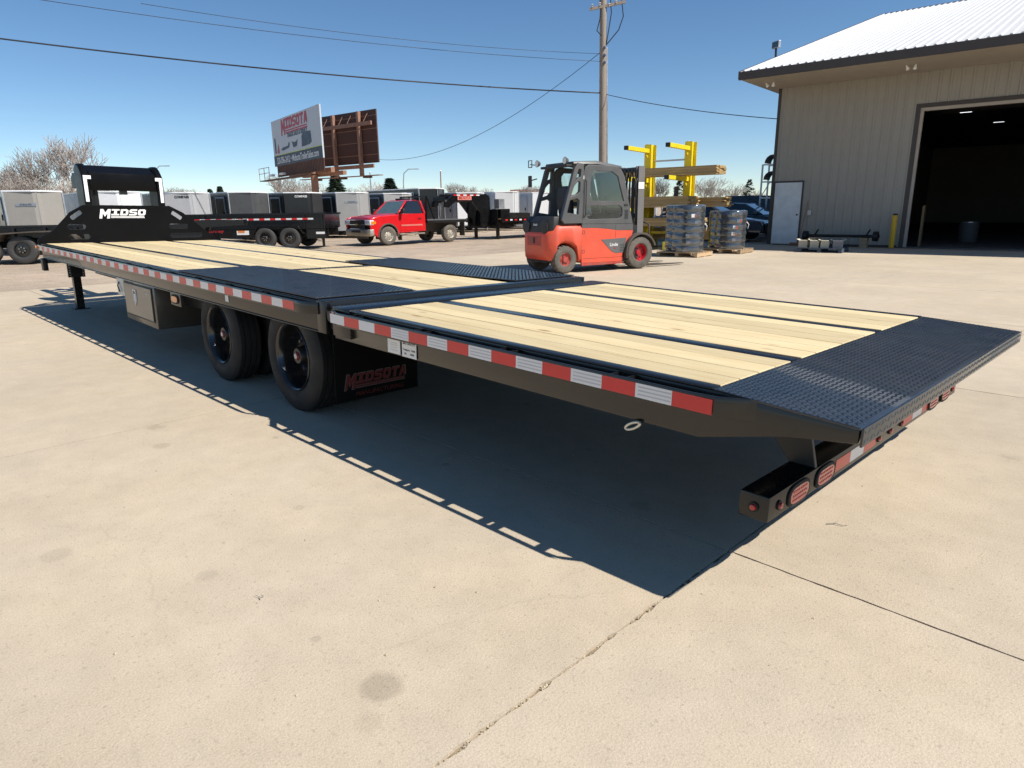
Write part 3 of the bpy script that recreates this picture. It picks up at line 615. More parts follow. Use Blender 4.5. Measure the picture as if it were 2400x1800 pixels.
for (ya, yb) in ((.70, .80), (1.70, 1.80)):
    prof = [(XN, .60), (XN, 1.775), (XN-.10, 1.875), (XN-.20, 1.93), (XN-.34, 1.93), (XN-.42, 1.85), (XN-.42, 1.42), (XN-.36, 1.28), (XN-.34, .60)]
    plate_obj('neck_beam', prof, [], .10, 'Y', m_neck, T, (0, (ya+yb)/2, 0), bevel=.03, smooth=40)
for ya in (.98, 1.44): plate_obj('neck_arm', [(XN-.31, 1.63), (XN-.31, 1.89), (XN-1.80, 1.85), (XN-1.92, 1.77), (XN-1.92, 1.61)], [], .08, 'Y', m_neck, T, (0, ya+.04, 0), bevel=.006, smooth=40)
pbox('neck_cross_plate', XN-.05, XN-.03, .801, 1.699, 1.555, 1.80, m_neck); pbox('neck_cross_plate', XN-.31, XN-.29, .801, 1.699, 1.60, 1.89, m_neck); 
mb = MB().prism([(XN-.031, 1.801), (XN-.051, 1.801), (XN-.30, 1.90), (XN-.30, 1.915)], .801, 1.699); mb.build('neck_top_plate', m_neck, T)
for q in (.55, .9, 1.25, 1.6): pbox('neck_cross_member', XN-q-.04, XN-q+.04, 1.061, 1.439, 1.67, 1.81, m_blackm)
MB().cyl((XN-1.75, 1.25, 1.12), (XN-1.75, 1.25, 1.83), .062, n=20).build('coupler_tube', m_blackm, T, smooth=40)
MB().box(XN-.13, XN-.052, 1.19, 1.29, 1.50, 1.575).build('work_lamp', m_blackm, T, bevel=.006)
m_ltape = mat('reflector_white', (.82, .83, .85), .3)
for s_, (ya, yb) in ((1, (.705, .795)), (-1, (1.705, 1.795))):
    y0 = ya+.01 if s_ > 0 else yb-.01-.05
    mb = MB().box(XN+.0005, XN+.002, y0, y0+.045, 1.39, 1.76)
    mb.box(XN+.0005, XN+.002, *( (y0+.0455, yb+.02) if s_ > 0 else (ya-.02, y0-.0005) ), 1.71, 1.76); mb.build('reflective_tape', m_ltape, T)

# ================================================================== SHOP BUILDING
BA = math.radians(6.0); A0 = G(1803, 572)
Bd = Vector((math.cos(BA), math.sin(BA), 0)); Bn = Vector((-math.sin(BA), math.cos(BA), 0))
B = thing('shop_building', 'tan ribbed metal workshop with white metal roof and open bay door', 'building', (A0.x, A0.y, 0), BA)
def bb(name, x0, x1, y0, y1, z0, z1, m, bevel=0., parent=None): return MB().box(x0, x1, y0, y1, z0, z1).build(name, m, parent or B, bevel=bevel)
def ribbed(wd, ribs, h, dep=.024, rw=.045):
    p = wd/ribs; pts = [(0, 0)]
    for k in range(ribs):
        c = p*(k+.5); pts += [(c-rw, 0), (c-rw*.5, -dep), (c+rw*.5, -dep), (c+rw, 0)]
    pts.append((wd-.003, 0)); mb = MB()
    back = [(x, .012) for x, _ in pts]
    rings = [[(x, y, 0) for x, y in pts]+[(x, y, 0) for x, y in reversed(back)], [(x, y, h) for x, y in pts]+[(x, y, h) for x, y in reversed(back)]]
    return mb.loft(rings).mesh('wall_panel', m_wall)
HW = 5.08; OX0, OX1, OH = 4.13, 9.2, 4.07
pw = OX0/5; me = ribbed(pw, 3, HW)
for k in range(5): link('wall_panel', me, B, (k*pw, 0, 0))
me2 = ribbed(pw, 3, HW-OH-.12); k = 0
while OX0+k*pw < OX1-.1: link('wall_panel', me2, B, (OX0+k*pw, 0, OH+.12)); k += 1
xe = OX0+k*pw
for q in range(5): link('wall_panel', me, B, (xe+q*pw, 0, 0))
XR = xe+5*pw; YB = 31.0; ZE = 5.28; YE = -2.6; YR = 14.6; ZR = 10.1
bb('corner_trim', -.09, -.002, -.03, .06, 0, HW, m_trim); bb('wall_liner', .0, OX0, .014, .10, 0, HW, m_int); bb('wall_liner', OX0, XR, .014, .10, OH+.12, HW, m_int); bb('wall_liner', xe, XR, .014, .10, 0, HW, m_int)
bb('side_wall', -.001, .10, .101, YB, 0, HW, m_wall); bb('side_wall', XR-.1, XR, .101, YB, 0, HW, m_wall); bb('rear_wall', .101, XR-.101, YB-.1, YB, 0, HW, m_wall)
for x in (-.001, XR-.1): MB().prism([(0, HW+.001), (YB, HW+.001), (YR, ZR-.12)], x, x+.1, axis='X').build('gable_wall', m_wall, B)
bb('bay_floor', .101, XR-.101, .0, YB-.101, -.02, .004, mat('shop_floor', (.10, .095, .09), .7))  # floor also coloured dark for the bay's shade
bb('base_trim', .98, OX0-.16, -.032, -.0225, .0, .05, m_trim)
# bay door frame and raised sectional door
bb('door_jamb', OX0-.12, OX0+.005, -.035, .12, 0, OH, m_trim); bb('door_jamb', OX0+.0055, OX0+.09, -.005, .12, 0, OH-.09, m_soffit)
bb('door_jamb', OX1, OX1+.12, -.035, .12, 0, OH, m_trim); bb('door_header', OX0-.12, OX1+.12, -.036, .12, OH+.0005, OH+.115, m_trim); bb('door_header', OX0+.0055, OX1, -.005, .12, OH-.0895, OH, m_soffit)
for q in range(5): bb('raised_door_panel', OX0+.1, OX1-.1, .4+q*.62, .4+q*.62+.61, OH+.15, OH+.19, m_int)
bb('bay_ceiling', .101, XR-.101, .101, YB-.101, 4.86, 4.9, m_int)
# bay ceiling lights seen through the opening
m_tubeo = emit('bay_light', (.95, .97, 1.), 1.8)
Bi = Matrix.Rotation(-BA, 4, 'Z')
for (u, v) in ((2264, 263), (2341, 286)):
    q = G(u, v, 4.84) - Vector((A0.x, A0.y, 0)); q = Bi @ q
    lf = MB().box(-.3, .3, -.09, .09, 0, .018).build('bay_lamp', m_int, B, loc=(q.x, q.y, 4.841)); MB().box(-.20, .20, -.05, .05, -.006, -.001).build('tube', m_tubeo, lf)
# roof: ribbed sheets on the yard slope, plain sheet on the far slope, soffit, fascia, rakes
sl = math.hypot(YR-YE, ZR-ZE); sa = math.atan2(ZR-ZE, YR-YE); rp = .914; pts = [(0, 0)]
for k in range(4):
    c = rp/4*(k+.5); pts += [(c-.045, 0), (c-.018, .03), (c+.018, .03), (c+.045, 0)]
pts.append((rp, 0)); back = [(x, -.01) for x, _ in reversed(pts)]
rm = MB().loft([[(x, 0, z) for x, z in pts]+[(x, 0, z) for x, z in back], [(x, sl, z) for x, z in pts]+[(x, sl, z) for x, z in back]]).mesh('roof_sheet', m_roof)
x = -.45
while x < XR+.2: link('roof_sheet', rm, B, (x, YE, ZE+.012), (sa, 0, 0)); x += rp
XRR = x
MB().add([(-.45, YR+.01, ZR), (XRR, YR+.01, ZR), (XRR, YB+2.6, ZE), (-.45, YB+2.6, ZE), (-.45, YR+.01, ZR-.02), (XRR, YR+.01, ZR-.02), (XRR, YB+2.6, ZE-.02), (-.45, YB+2.6, ZE-.02)], [(0, 1, 2, 3), (7, 6, 5, 4), (0, 4, 5, 1), (3, 2, 6, 7), (0, 3, 7, 4), (1, 5, 6, 2)]).build('roof_rear_slope', m_roof, B)
MB().prism([(YR-.2, ZR-.03), (YR, ZR+.05), (YR+.2, ZR-.03), (YR, ZR+.035)], -.47, XRR+.02, axis='X').build('ridge_cap', m_trim, B)
bb('soffit', -.44, XRR-.02, YE+.012, -.035, HW-.012, HW, m_soffit); bb('side_soffit', -.44, -.092, -.034, YB, HW-.012, HW, m_soffit)
bb('fascia', -.47, XRR, YE-.03, YE+.01, HW-.03, ZE+.005, m_trim, .006)
MB().prism([(YE-.03, ZE+.02), (YE-.03, ZE-.2), (YR, ZR-.2), (YR, ZR+.04)], -.485, -.455, axis='X').build('rake_trim', m_trim, B)
MB().prism([(YB+2.6, ZE+.02), (YB+2.6, ZE-.2), (YR+.001, ZR-.2), (YR+.001, ZR+.04)], -.485, -.455, axis='X').build('rake_trim', m_trim, B)
# walk door, lock box
bb('door_frame', .0, .055, -.05, -.0225, 0, 2.06, m_trim); bb('door_frame', .945, 1.0, -.05, -.0225, 0, 2.06, m_trim); bb('door_frame', .0, 1.0, -.051, -.0225, 2.0605, 2.11, m_trim)
dd = bb('walk_door', .057, .943, -.045, -.0226, .02, 2.055, m_door, .003)
MB().cyl((.87, -.046, 1.0), (.87, -.10, 1.0), .018, .03, n=12).build('door_knob', m_blackm, dd, smooth=40); MB().box(.057, .943, -.052, -.046, .02, .05).build('kick_strip', m_galv, dd)
bb('meter_box', 1.20, 1.32, -.075, -.023, .98, 1.14, m_galv, .005)
# soffit twin spots
for x in (.1, 4.0):
    for dx in (-.12, .12):
        o = MB().lathe([(.02, .0), (.025, -.05), (.055, -.13), (.05, -.135), (.001, -.12)], n=16, axis='Z').build('soffit_spot', m_white, B, loc=(x+dx, YE+1.1, HW-.013), rot=(.6, dx*3, 0), smooth=40)
# flood light on the roof rake
q = onplane(1817, 136, A0-Bd*.47, Bd)+Vector((0, 0, .40)); fl = thing('roof_flood_light', 'grey flood light on a short arm at the roof rake', 'flood light', (q.x, q.y, q.z), BA-.5)
MB().box(-.16, .16, -.05, .05, -.10, .12).build('lamp_housing', m_galv, fl, bevel=.01); MB().box(-.14, .14, -.053, -.0505, -.08, .10).build('lens', m_dglass, fl); MB().bar((0, .0, -.1), (0, .02, -.45), .05, .05).build('arm', m_blackm, fl)
# ---- small things by the wall
def onwall(a, n, z=0): q = Vector((A0.x, A0.y, z))+Bd*a+Bn*n; return q
q = onwall(3.88, -.35); bo = thing('yellow_bollard', 'yellow steel bollard with black cap beside the open bay', 'bollard', q)
MB().cyl((0, 0, -.01), (0, 0, .98), .075, n=20).build('post', m_yellowb, bo, smooth=40); MB().lathe([(.001, 1.03), (.05, 1.02), (.078, .985), (.079, .975)], n=20, axis='Z').build('cap', m_blackm, bo, smooth=40)
q = onwall(1.12, -.22); br = thing('push_broom', 'wooden handled push broom leaning on the wall by the white door', 'broom', q, BA)
MB().cyl((-.05, -.10, .06), (.06, .185, 1.45), .013, n=8).build('handle', m_rust, br, smooth=40); MB().box(-.32, .2, -.16, -.05, .02, .09).build('brush', m_rust, br, bevel=.01)
def pallet(name, lb, loc, rz, grp=None, mm=None, L=1.2, Wd=1.0):
    pt = thing(name, lb, 'pallet', loc, rz, grp); mm = mm or m_palletw
    tb = MB().box(-L/2, L/2, -.045, .045, 0, .018).mesh('deck_board', mm); sg = MB().box(-.045, .045, -Wd/2, Wd/2, 0, .09).mesh('stringer', mm)
    for k in range(6): link('deck_board', tb, pt, (0, -Wd/2+.05+k*(Wd-.1)/5, .111))
    for k in range(3): link('deck_board', tb, pt, (0, -Wd/2+.05+k*(Wd-.1)/2, .001))
    for k in range(3): link('stringer', sg, pt, (-L/2+.05+k*(L-.1)/2, 0, .0195))
    return pt
q = G(1928, 590); pallet('blue_pallet', 'weathered blue pallet loaded with cartons in front of the shop wall', (q.x, q.y, 0), BA+.05, mm=mat('blue_pallet_wood', (.05, .07, .10), .8, var=.3))
mc = mat('carton', (.50, .46, .36), .8); mc2 = mat('carton_grey', (.12, .13, .15), .8)
for k, (dx, mm, s, lb) in enumerate([(-.45, mc, .24, 'tan carton at the door end of the blue pallet'), (-.15, mc, .24, 'tan carton second from the door end of the blue pallet'), (.12, mc, .22, 'tan carton third from the door end of the blue pallet'), (.45, mc2, .26, 'dark grey carton at the bay end of the blue pallet')]):
    o = thing('carton', lb, 'carton', (q.x+Bd.x*dx, q.y+Bd.y*dx-.2, .13), BA+.1*k)
    MB().box(-s/2, s/2, -.15, .15, 0, .2).build('box', mm, o, bevel=.004)
    for s_ in (-1, 1): MB().add([(s_*s/2, -.15, .2), (s_*s/2, .15, .2), (s_*(s/2+.07), .15, .24), (s_*(s/2+.07), -.15, .24)], [(0, 1, 2, 3)]).build('flap', mm, o)
q1, q2 = onwall(1.55, -1.1), onwall(3.45, -1.1)
ax = thing('trailer_axle', 'spare black trailer axle with hubs lying along the shop wall', 'axle', q1, BA)
MB().cyl((.0, 0, .36), (1.95, 0, .36), .045, n=16).build('beam', m_blackm, ax, smooth=40)
for x in (-.05, 2.0): MB().lathe([(.03, -.12), (.05, -.1), (.15, -.08), (.15, .06), (.05, .08), (.03, .1)], n=20).build('hub', m_blackm, ax, loc=(x, 0, .36), rot=(0, 0, HP), smooth=40)
for x in (.25, 1.75): MB().bar((x, -.02, .39), (x+.10, -.06, .56), .05, .03).build('spring_seat', m_blackm, ax)
for x in (.2, 1.7): bk = MB().box(x-.1, x+.1, -.12, .12, 0, .311).build('timber_block', m_palletw, ax)
# inside the bay
q = onwall(4.45, .9); tag(MB().box(-.03, .03, -.4, .4, 0, 1.25).build('plywood_sheet', mat('plywood', (.20, .14, .07), .8), loc=q, rot=(0, 0, BA+.1)), 'tan plywood sheet standing just inside the bay jamb', 'plywood')
q = onwall(5.45, 3.6); bt = thing('shade_dimmed_drum', 'pale grey plastic drum standing inside the dark bay', 'drum', q)
MB().lathe([(.001, 0), (.26, 0), (.29, .05), (.29, .62), (.27, .66), (.001, .66)], n=24, axis='Z').build('body', mat('shade_dimmed_drum', (.07, .072, .075), .7), bt, smooth=40); MB().lathe([(.001, .661), (.22, .661), (.22, .69), (.001, .69)], n=24, axis='Z').build('lid', m_galv, bt, smooth=40)  # drum body darkened, bay shade put into its colour
# steel frame beside the building corner
q = D(1795, 470, 28.5); rk = thing('steel_rack', 'grey steel rack frame hung with black parts behind the shop corner', 'rack', (q.x, q.y, 0), BA)
for (x, y) in ((-.25, 0), (.45, 0), (-.25, .8), (.45, .8)): MB().box(x-.03, x+.03, y-.03, y+.03, 0, 3.0).build('post', m_galv, rk)
for z in (1.6, 2.25, 2.95):
    for y in (0, .8): MB().box(-.219, .419, y-.025, y+.025, z, z+.06).build('beam', m_galv, rk)
MB().bar((-.25, 0, 1.63), (.1, 0, 2.25), .03, .03).build('brace', m_galv, rk)
for z in (2.35, 3.02):
    MB().loft([[(a*.32+.15, y, z+.02+b*.34) for a, b in ((math.cos(t), math.sin(t)) for t in [math.pi*k/8 for k in range(9)])]+[(a*.26+.15, y, z+.02+b*.28) for a, b in ((math.cos(t), math.sin(t)) for t in [math.pi*(8-k)/8 for k in range(9)])] for y in (-.05, .6)]).build('fender', m_blackm, rk)

# ================================================================== YELLOW LUMBER RACK
RA = math.radians(6); Rd = Vector((math.cos(RA), math.sin(RA), 0)); Rn = Vector((math.sin(RA), -math.cos(RA), 0))   # Rn points to the yard
def rackpos(u, depth): q = D(u, 480, depth); return Vector((q.x, q.y, 0))
P1 = rackpos(1520, 22.4); P2 = P1+Rd*1.42
R_ = thing('lumber_rack', 'yellow cantilever lumber rack with black arm tips beside the shop', 'rack', P1, RA)
for x in (0, 1.42):
    mb = MB(); mb.box(x-.12, x+.12, -.18, -.165, 0, 3.3); mb.box(x-.12, x+.12, .165, .18, 0, 3.3); mb.box(x-.02, x+.02, -.1645, .1645, 0, 3.3); mb.box(x-.08, x-.0065, -.15, .15, 3.302, 3.31); mb.build('upright', m_yellow, R_)
    MB().box(x-.085, x+.085, -1.5, -.185, .02, .26).build('foot', m_yellow, R_, bevel=.005); MB().box(x-.085, x+.085, .185, .6, .02, .26).build('foot', m_yellow, R_, bevel=.005)
    for z in (.62, 1.2, 2.15, 3.08):
        arm = MB().prism([(-.1805, z-.05), (-.1805, z+.08), (-1.56, z+.10), (-1.56, z-.02)], x-.065, x+.065, axis='X').build('arm', m_yellow, R_, bevel=.004)
        MB().box(x-.068, x+.068, -1.62, -1.5605, z-.022, z+.102).build('arm_tip', m_ink, R_, bevel=.004)
        MB().prism([(-.1807, z-.22), (-.1807, z-.055), (-.36, z-.055)], x-.01, x+.01, axis='X').build('gusset', m_yellow, R_)
MB().box(.125, 1.295, -.03, .03, 2.75, 2.80).build('tie_bar', m_galv, R_); MB().bar((.14, 0, 2.75), (.14, 0, 1.7), .02, .03).build('tie_bar', m_yellow, R_); MB().box(.125, 1.295, -.05, .05, .45, .53).build('tie_bar', m_yellow, R_)
def bundle(lb, x0, x1, y0, rows, cols, z, rnd_=.06, wd=.184, th=.040, sd=1):
    b_ = thing('lumber_bundle', lb, 'lumber', P1+Vector((0, 0, z)), RA, 'lumber bundles on the yellow rack')
    rr = random.Random(sd); me = MB().box(x0, x1, -wd/2+.002, wd/2-.002, 0, th).mesh('board', m_lumber)
    for r_ in range(rows):
        for c_ in range(cols): link('board', me, b_, (rr.uniform(-rnd_, rnd_), y0-c_*wd, r_*(th+.002)))
bundle('long thin lumber bundle high on the upper arms of the yellow rack', -1.75, 2.75, -.40, 6, 4, 2.254, .02, sd=1)
bundle('thick lumber bundle at mid height on the yellow rack', -2.6, 1.9, -.36, 8, 4, 1.304, .05, sd=2)
bundle('shorter lumber bundle with staggered ends behind the thick bundle on the yellow rack', -1.2, 2.65, .36, 7, 3, 1.304, .12, sd=5)
bundle('lumber bundle on the lowest arms of the yellow rack', -2.7, 2.2, -.36, 6, 4, .724, .05, sd=3)
for x, lb in ((-.2, 'first'), (1.22, 'second')): tag(MB().box(-.05, .05, -.55, -.4, 0, .30).build('strap_bracket', m_trim, loc=P1+Rd*x+Vector((0, 0, 1.641)), rot=(0, 0, RA), bevel=.01), 'dark bracket standing on the thick lumber bundle by the %s rack upright' % lb, 'bracket')

bundle('low dark lumber bundle lying behind the rack uprights near the ground', -2.2, 2.0, .85, 9, 3, .262, .05, sd=4)  # bundle added only to darken the gap under the rack

# ================================================================== WRAPPED TYRE STACKS
tm = MB(); R0, r0, hh = .40, .235, .172
pr = [(r0, .02), (r0+.03, .0), (R0-.05, .004), (R0-.01, .03), (R0, .055), (R0-.006, hh/2), (R0, hh-.055), (R0-.01, hh-.03), (R0-.05, hh-.004), (r0+.03, hh), (r0, hh-.02)]
tm.loft([[(a*math.cos(2*math.pi*k/36), a*math.sin(2*math.pi*k/36), b) for k in range(36)] for a, b in pr+[pr[0]]], caps=False); tyre_s = tm.mesh('trailer_tyre', mat('new_tyre', (.03, .031, .034), .55, var=.25), smooth=40)
lab_w = MB().box(-.07, .02, -.002, 0, -.045, .045).mesh('paper_tag', m_label); lab_r = MB().box(.0205, .065, -.002, 0, -.045, .045).mesh('red_band', mat('tag_red', (.62, .10, .06), .5))
def tyre_stack(c, rz, n, who, sd):
    pallet('tyre_pallet', 'wooden pallet under %s tyre stack' % who, (c.x, c.y, 0), rz); rr = random.Random(sd)
    S_ = thing('wrapped_tyre_stack', '%s stack of new black tyres wound in clear stretch film on a pallet' % who, 'tyre stack', (c.x, c.y, .131))
    fwd = (Vector((CAM.x, CAM.y, 0))-Vector((c.x, c.y, 0))).normalized(); sid = Vector((-fwd.y, fwd.x, 0))
    for ci, pc in enumerate((fwd*.16+sid*.07, -fwd*.58-sid*.13)):
        for k in range(n):
            o = link('tyre', tyre_s, S_, (pc.x+rr.uniform(-.02, .02), pc.y+rr.uniform(-.02, .02), k*(hh+.002)), (0, 0, rr.random()*6))
            if ci == 0 and rr.random() < .8:
                a = math.atan2(fwd.y, fwd.x)-o.rotation_euler.z+rr.uniform(-.15, .75)
                t = link('paper_tag', lab_w, o, ((R0+.004)*math.cos(a), (R0+.004)*math.sin(a), hh/2), (0, 0, a+HP)); link('red_band', lab_r, t)
        H = n*(hh+.002)+.01; mb = MB(); nr = n*6; na = 48; rings = []
        for i in range(nr+1):
            z = -.005+H*i/nr; ph = (i % 6)/6; bulge = .012+.016*math.sin(math.pi*ph)
            rings.append([(pc.x+(R0+bulge+.005*math.sin(5*t+i*.7)+.003*math.sin(11*t-i*1.3))*math.cos(t), pc.y+(R0+bulge+.005*math.sin(5*t+i*.7)+.003*math.sin(11*t-i*1.3))*math.sin(t), z+.02*math.sin(3*t+i)) for t in [2*math.pi*k/na for k in range(na)]])
        rings.append([(pc.x+.2*math.cos(2*math.pi*k/na), pc.y+.2*math.sin(2*math.pi*k/na), H+.01) for k in range(na)])
        mb.loft(rings, caps=False).build('stretch_wrap', m_wrap, S_, smooth=80)
    mb = MB(); mb.tube([tuple(fwd*.2+sid*.48+Vector((0, 0, .75))), tuple(fwd*.2+sid*.55+Vector((0, 0, .68))), tuple(fwd*.22+sid*.53+Vector((0, 0, .55)))], .018, 6, .004); mb.build('film_tail', m_label, S_)
c1 = G(1604, 600); c2 = G(1703, 592)
tyre_stack(c1, RA, 7, 'the taller', 4); tyre_stack(c2, RA, 6, 'the shorter', 9)

# ================================================================== UTILITY POLE AND WIRES
pb = D(1413, 480, 30.5); up_ = thing('utility_pole', 'tall weathered wooden utility pole with insulators and grey conduit', 'utility pole', (pb.x, pb.y, 0))
ptop = D(1415, -120, 30.5*1.0); lean = Vector((ptop.x-pb.x, ptop.y-pb.y, 0))
PH = 14.0
def pol(v, du=0, dd=0.):    # a point on the pole axis at photograph row v
    return onplane(1414+du, v, pb-fw*dd, Vector((fw.x, fw.y, 0)))
t0 = pol(0); sc_ = PH/t0.z
tx, ty = (t0.x-pb.x)*sc_, (t0.y-pb.y)*sc_
MB().cyl((0, 0, -.02), (tx, ty, PH), .185, .13, n=20).build('shaft', m_polew, up_, smooth=40)
def loc_(p_): return Vector(p_)-pb.xy.to_3d()
pvr = Vector((r2.x, r2.y, 0)).normalized()
mb = MB(); mb.tube([loc_(pol(600, 9))+pvr*.02-Vector((fw.x, fw.y, 0))*.05*0 for _ in (0,)]+[loc_(pol(v, 8.2)) for v in (500, 300, 110)], .045, 10); mb.build('conduit', m_galv, up_, smooth=50)
for v in (111, 129, 146): MB().lathe([(.001, 0), (.05, 0), (.06, .03), (.045, .05), (.06, .08), (.05, .11), (.001, .11)], n=14).build('insulator', mat('blue_glaze', (.05, .08, .16), .3), up_, loc=tuple(loc_(pol(v, 3, .22))), rot=(0, 0, YAW-HP), smooth=50)
arms = MB(); arms.bar(loc_(pol(22, -32, .1)), loc_(pol(4, 52, .1)), .09, .11); arms.build('cross_arm', m_polew, up_)
for (u1, v1, u_, v_) in ((-24, 12, -14, 86), (-24, 12, -14, 86)): pass
for k, pth in enumerate([[(-8, 0), (-6, 22), (-8, 45), (-15, 72), (-2, 86)], [(17, 0), (19, 30), (14, 62), (7, 104)], [(43, 0), (47, 38), (36, 70), (8, 104)]]):
    mb = MB(); mb.tube([loc_(pol(v, du, .12)) for du, v in pth], .022, 6); mb.build('drop_cable', m_wire, up_, smooth=60)
for du, v in ((-26, 12), (-8, 8), (14, 10), (30, 2)): MB().lathe([(.001, -.12), (.03, -.12), (.06, -.08), (.03, -.05), (.06, 0), (.03, .04), (.001, .05)], n=12, axis='Z').build('insulator', mat('grey_glaze', (.45, .43, .46), .3), up_, loc=tuple(loc_(pol(v, du, .12))), smooth=50)
def wire(lb, a, b, sag, r=.014, n=24):
    a, b = Vector(a), Vector(b); mb = MB(); mb.tube([a.lerp(b, i/n)-Vector((0, 0, sag*4*(i/n)*(1-i/n))) for i in range(n+1)], r, 6)
    tag(mb.build('overhead_wire', m_wire, smooth=60), lb, 'wire')
wire('lowest thick cable running from the utility pole past the yard', pol(218, -4), D(-120, 75, 22), .25, .028)
wire('middle thin wire running from the utility pole past the yard', pol(144, -4), D(60, -6, 20), .25, .010)
wire('topmost thin wire running from the utility pole past the yard', pol(126, -4), D(330, 8, 21), .25, .009)
wire('service wire sagging from the utility pole to the billboard', pol(122, -6), D(890, 374, 52), 1.3, .013)
wire('service wire from the utility pole to the shop corner', pol(221, 5), onwall(-.1, .2, 4.15), .12, .014)

# ================================================================== FORKLIFT
f0 = G(1322, 641); f1 = G(1494, 629); fd = Vector((f1.x-f0.x, f1.y-f0.y, 0)).normalized(); fa = math.atan2(fd.y, fd.x); fl_ = Vector((-fd.y, fd.x, 0))
fo = f0+fl_*.52
F = thing('forklift', 'red and charcoal electric forklift with enclosed cab and dusty tyres', 'forklift', (fo.x, fo.y, 0), fa)
def fplate(name, out, holes, t, y, m, bevel=.004, smooth=40, parent=None): return plate_obj(name, out, holes, t, 'Y', m, parent or F, (0, y, 0), bevel=bevel, smooth=smooth)
HWD = .58
# counterweight: rear body with wheel arches, plan tapered towards the tail
def ring_cw(x, hw, z0, z1, ch=.06):
    return [(x, -hw, z0+ch), (x, -hw+ch, z0), (x, hw-ch, z0), (x, hw, z0+ch), (x, hw, z1-ch), (x, hw-ch, z1), (x, -hw+ch, z1), (x, -hw, z1-ch)]
mb = MB(); mb.loft([ring_cw(-.52, .30, .56, .80), ring_cw(-.50, .42, .40, .84), ring_cw(-.44, .49, .28, .88), ring_cw(-.30, .55, .26, .96), ring_cw(-.24, .565, .52, 1.0), ring_cw(-.14, .575, .60, 1.0), ring_cw(0, .58, .63, 1.0), ring_cw(.16, .58, .60, 1.0), ring_cw(.28, .58, .50, 1.0), ring_cw(.33, .58, .24, .99), ring_cw(.40, .58, .22, .98)])
mb.build('counterweight', m_fred, F, smooth=50)
MB().loft([ring_cw(-.30, .33, .22, .299, .02), ring_cw(.30, .33, .22, .52, .02)]).build('rear_axle_housing', m_chard, F)
MB().prism([(-.30, .24), (.30, .24), (.30, .30), (-.30, .30)], -.45, .45).build('steer_axle', m_chard, F)
# scuffed worn panel and tow pin recess on the tail
MB().loft([[(-.526, y, z) for y, z in ((-.28, .58), (.28, .58), (.28, .77), (-.28, .77))], [(-.49, y, z) for y, z in ((-.30, .56), (.30, .56), (.30, .79), (-.30, .79))]]).build('tail_panel', m_fredw, F, bevel=.01)
MB().box(-.54, -.5265, -.035, .035, .62, .74).build('tow_pin', m_chard, F, bevel=.005)
# dark rear cowl with lamp clusters
MB().loft([[(-.495, -.40, .81), (-.495, .40, .81), (-.45, .42, 1.06), (-.45, -.42, 1.06)], [(-.34, -.53, .86), (-.34, .53, .86), (-.30, .50, 1.17), (-.30, -.50, 1.17)], [(.36, -.53, 1.001), (.36, .53, 1.001), (.34, .50, 1.16), (.34, -.50, 1.16)]]).build('rear_cowl', m_chard, F, bevel=.02, smooth=50)
for y in (-.36, .36): MB().lathe([(.001, -.022), (.11, -.016), (.14, .02), (.001, .03)], n=18).build('rear_lamp', m_chard, F, loc=(-.48, y*1.0, .96), rot=(0, 0, HP), smooth=40)
text('emblem', 'Linde', .07, m_lwh, F, (-.482, 0, 1.0), Euler((HP-.3, 0, -HP)), bold=.01)
for o in list(F.children):      # tuck the tail in behind the rear wheels
    if o.name.split('.')[0] in ('counterweight', 'tail_panel', 'tow_pin', 'rear_cowl'):
        for v_ in o.data.vertices:
            if v_.co.x < 0: v_.co.x *= .80
    elif o.name.split('.')[0] in ('rear_lamp', 'emblem'): o.location.x *= .80
# side bodies
red_out = [(.402, .20), (1.50, .20)]+arc(1.95, .33, .46, 190, 118, 6)+[(1.76, .84), (1.35, .85), (1.05, .89), (.75, .915), (.402, .92)]
drk_out = [(.402, .922), (.75, .917), (1.05, .892), (1.35, .852), (1.76, .846), (1.76, .98), (.402, 1.0)]
for s in (-1, 1):
    y = s*(HWD-.02)
    fplate('side_panel', red_out, [], .04, y, m_fred); fplate('side_band', drk_out, [], .04, y, m_char)
    fplate('sill', [(.40, .14), (1.52, .14), (1.50, .198), (.402, .198)], [], .05, y, m_fredw)
    yy = s*(HWD+.003)
    fplate('badge_panel', [(.90, .67), (1.58, .69), (1.52, .38), (1.30, .37), (1.18, .42)], [], .006, yy, mat('badge_grey', (.12, .12, .12), .5), bevel=.001)
    for k in range(5): MB().box(1.40, 1.53, min(yy, yy+s*.006), max(yy, yy+s*.006), .41+k*.035, .418+k*.035).build('vent_slot', m_ink, F)
text('emblem', 'Linde', .10, m_lwh, F, (1.24, -HWD-.0075, .555), (HP, 0, 0), bold=.01)
text('emblem', 'E50', .045, m_lred, F, (1.27, -HWD-.0075, .475), (HP, 0, 0), bold=.02)
MB().box(.402, 1.95, -.535, .535, .20, .45).build('chassis', m_chard, F); MB().box(.402, 1.9, -.535, .535, .4505, .95).build('battery_case', m_chard, F)
# fine hinge squares
for z in (.40, .80): plate_obj('hinge', [(.41, z), (.47, z), (.47, z+.07), (.41, z+.07)], [[(.415, z+.005), (.465, z+.005), (.465, z+.065), (.415, z+.065)]], .003, 'Y', m_ink, F, (0, -HWD-.002, 0))
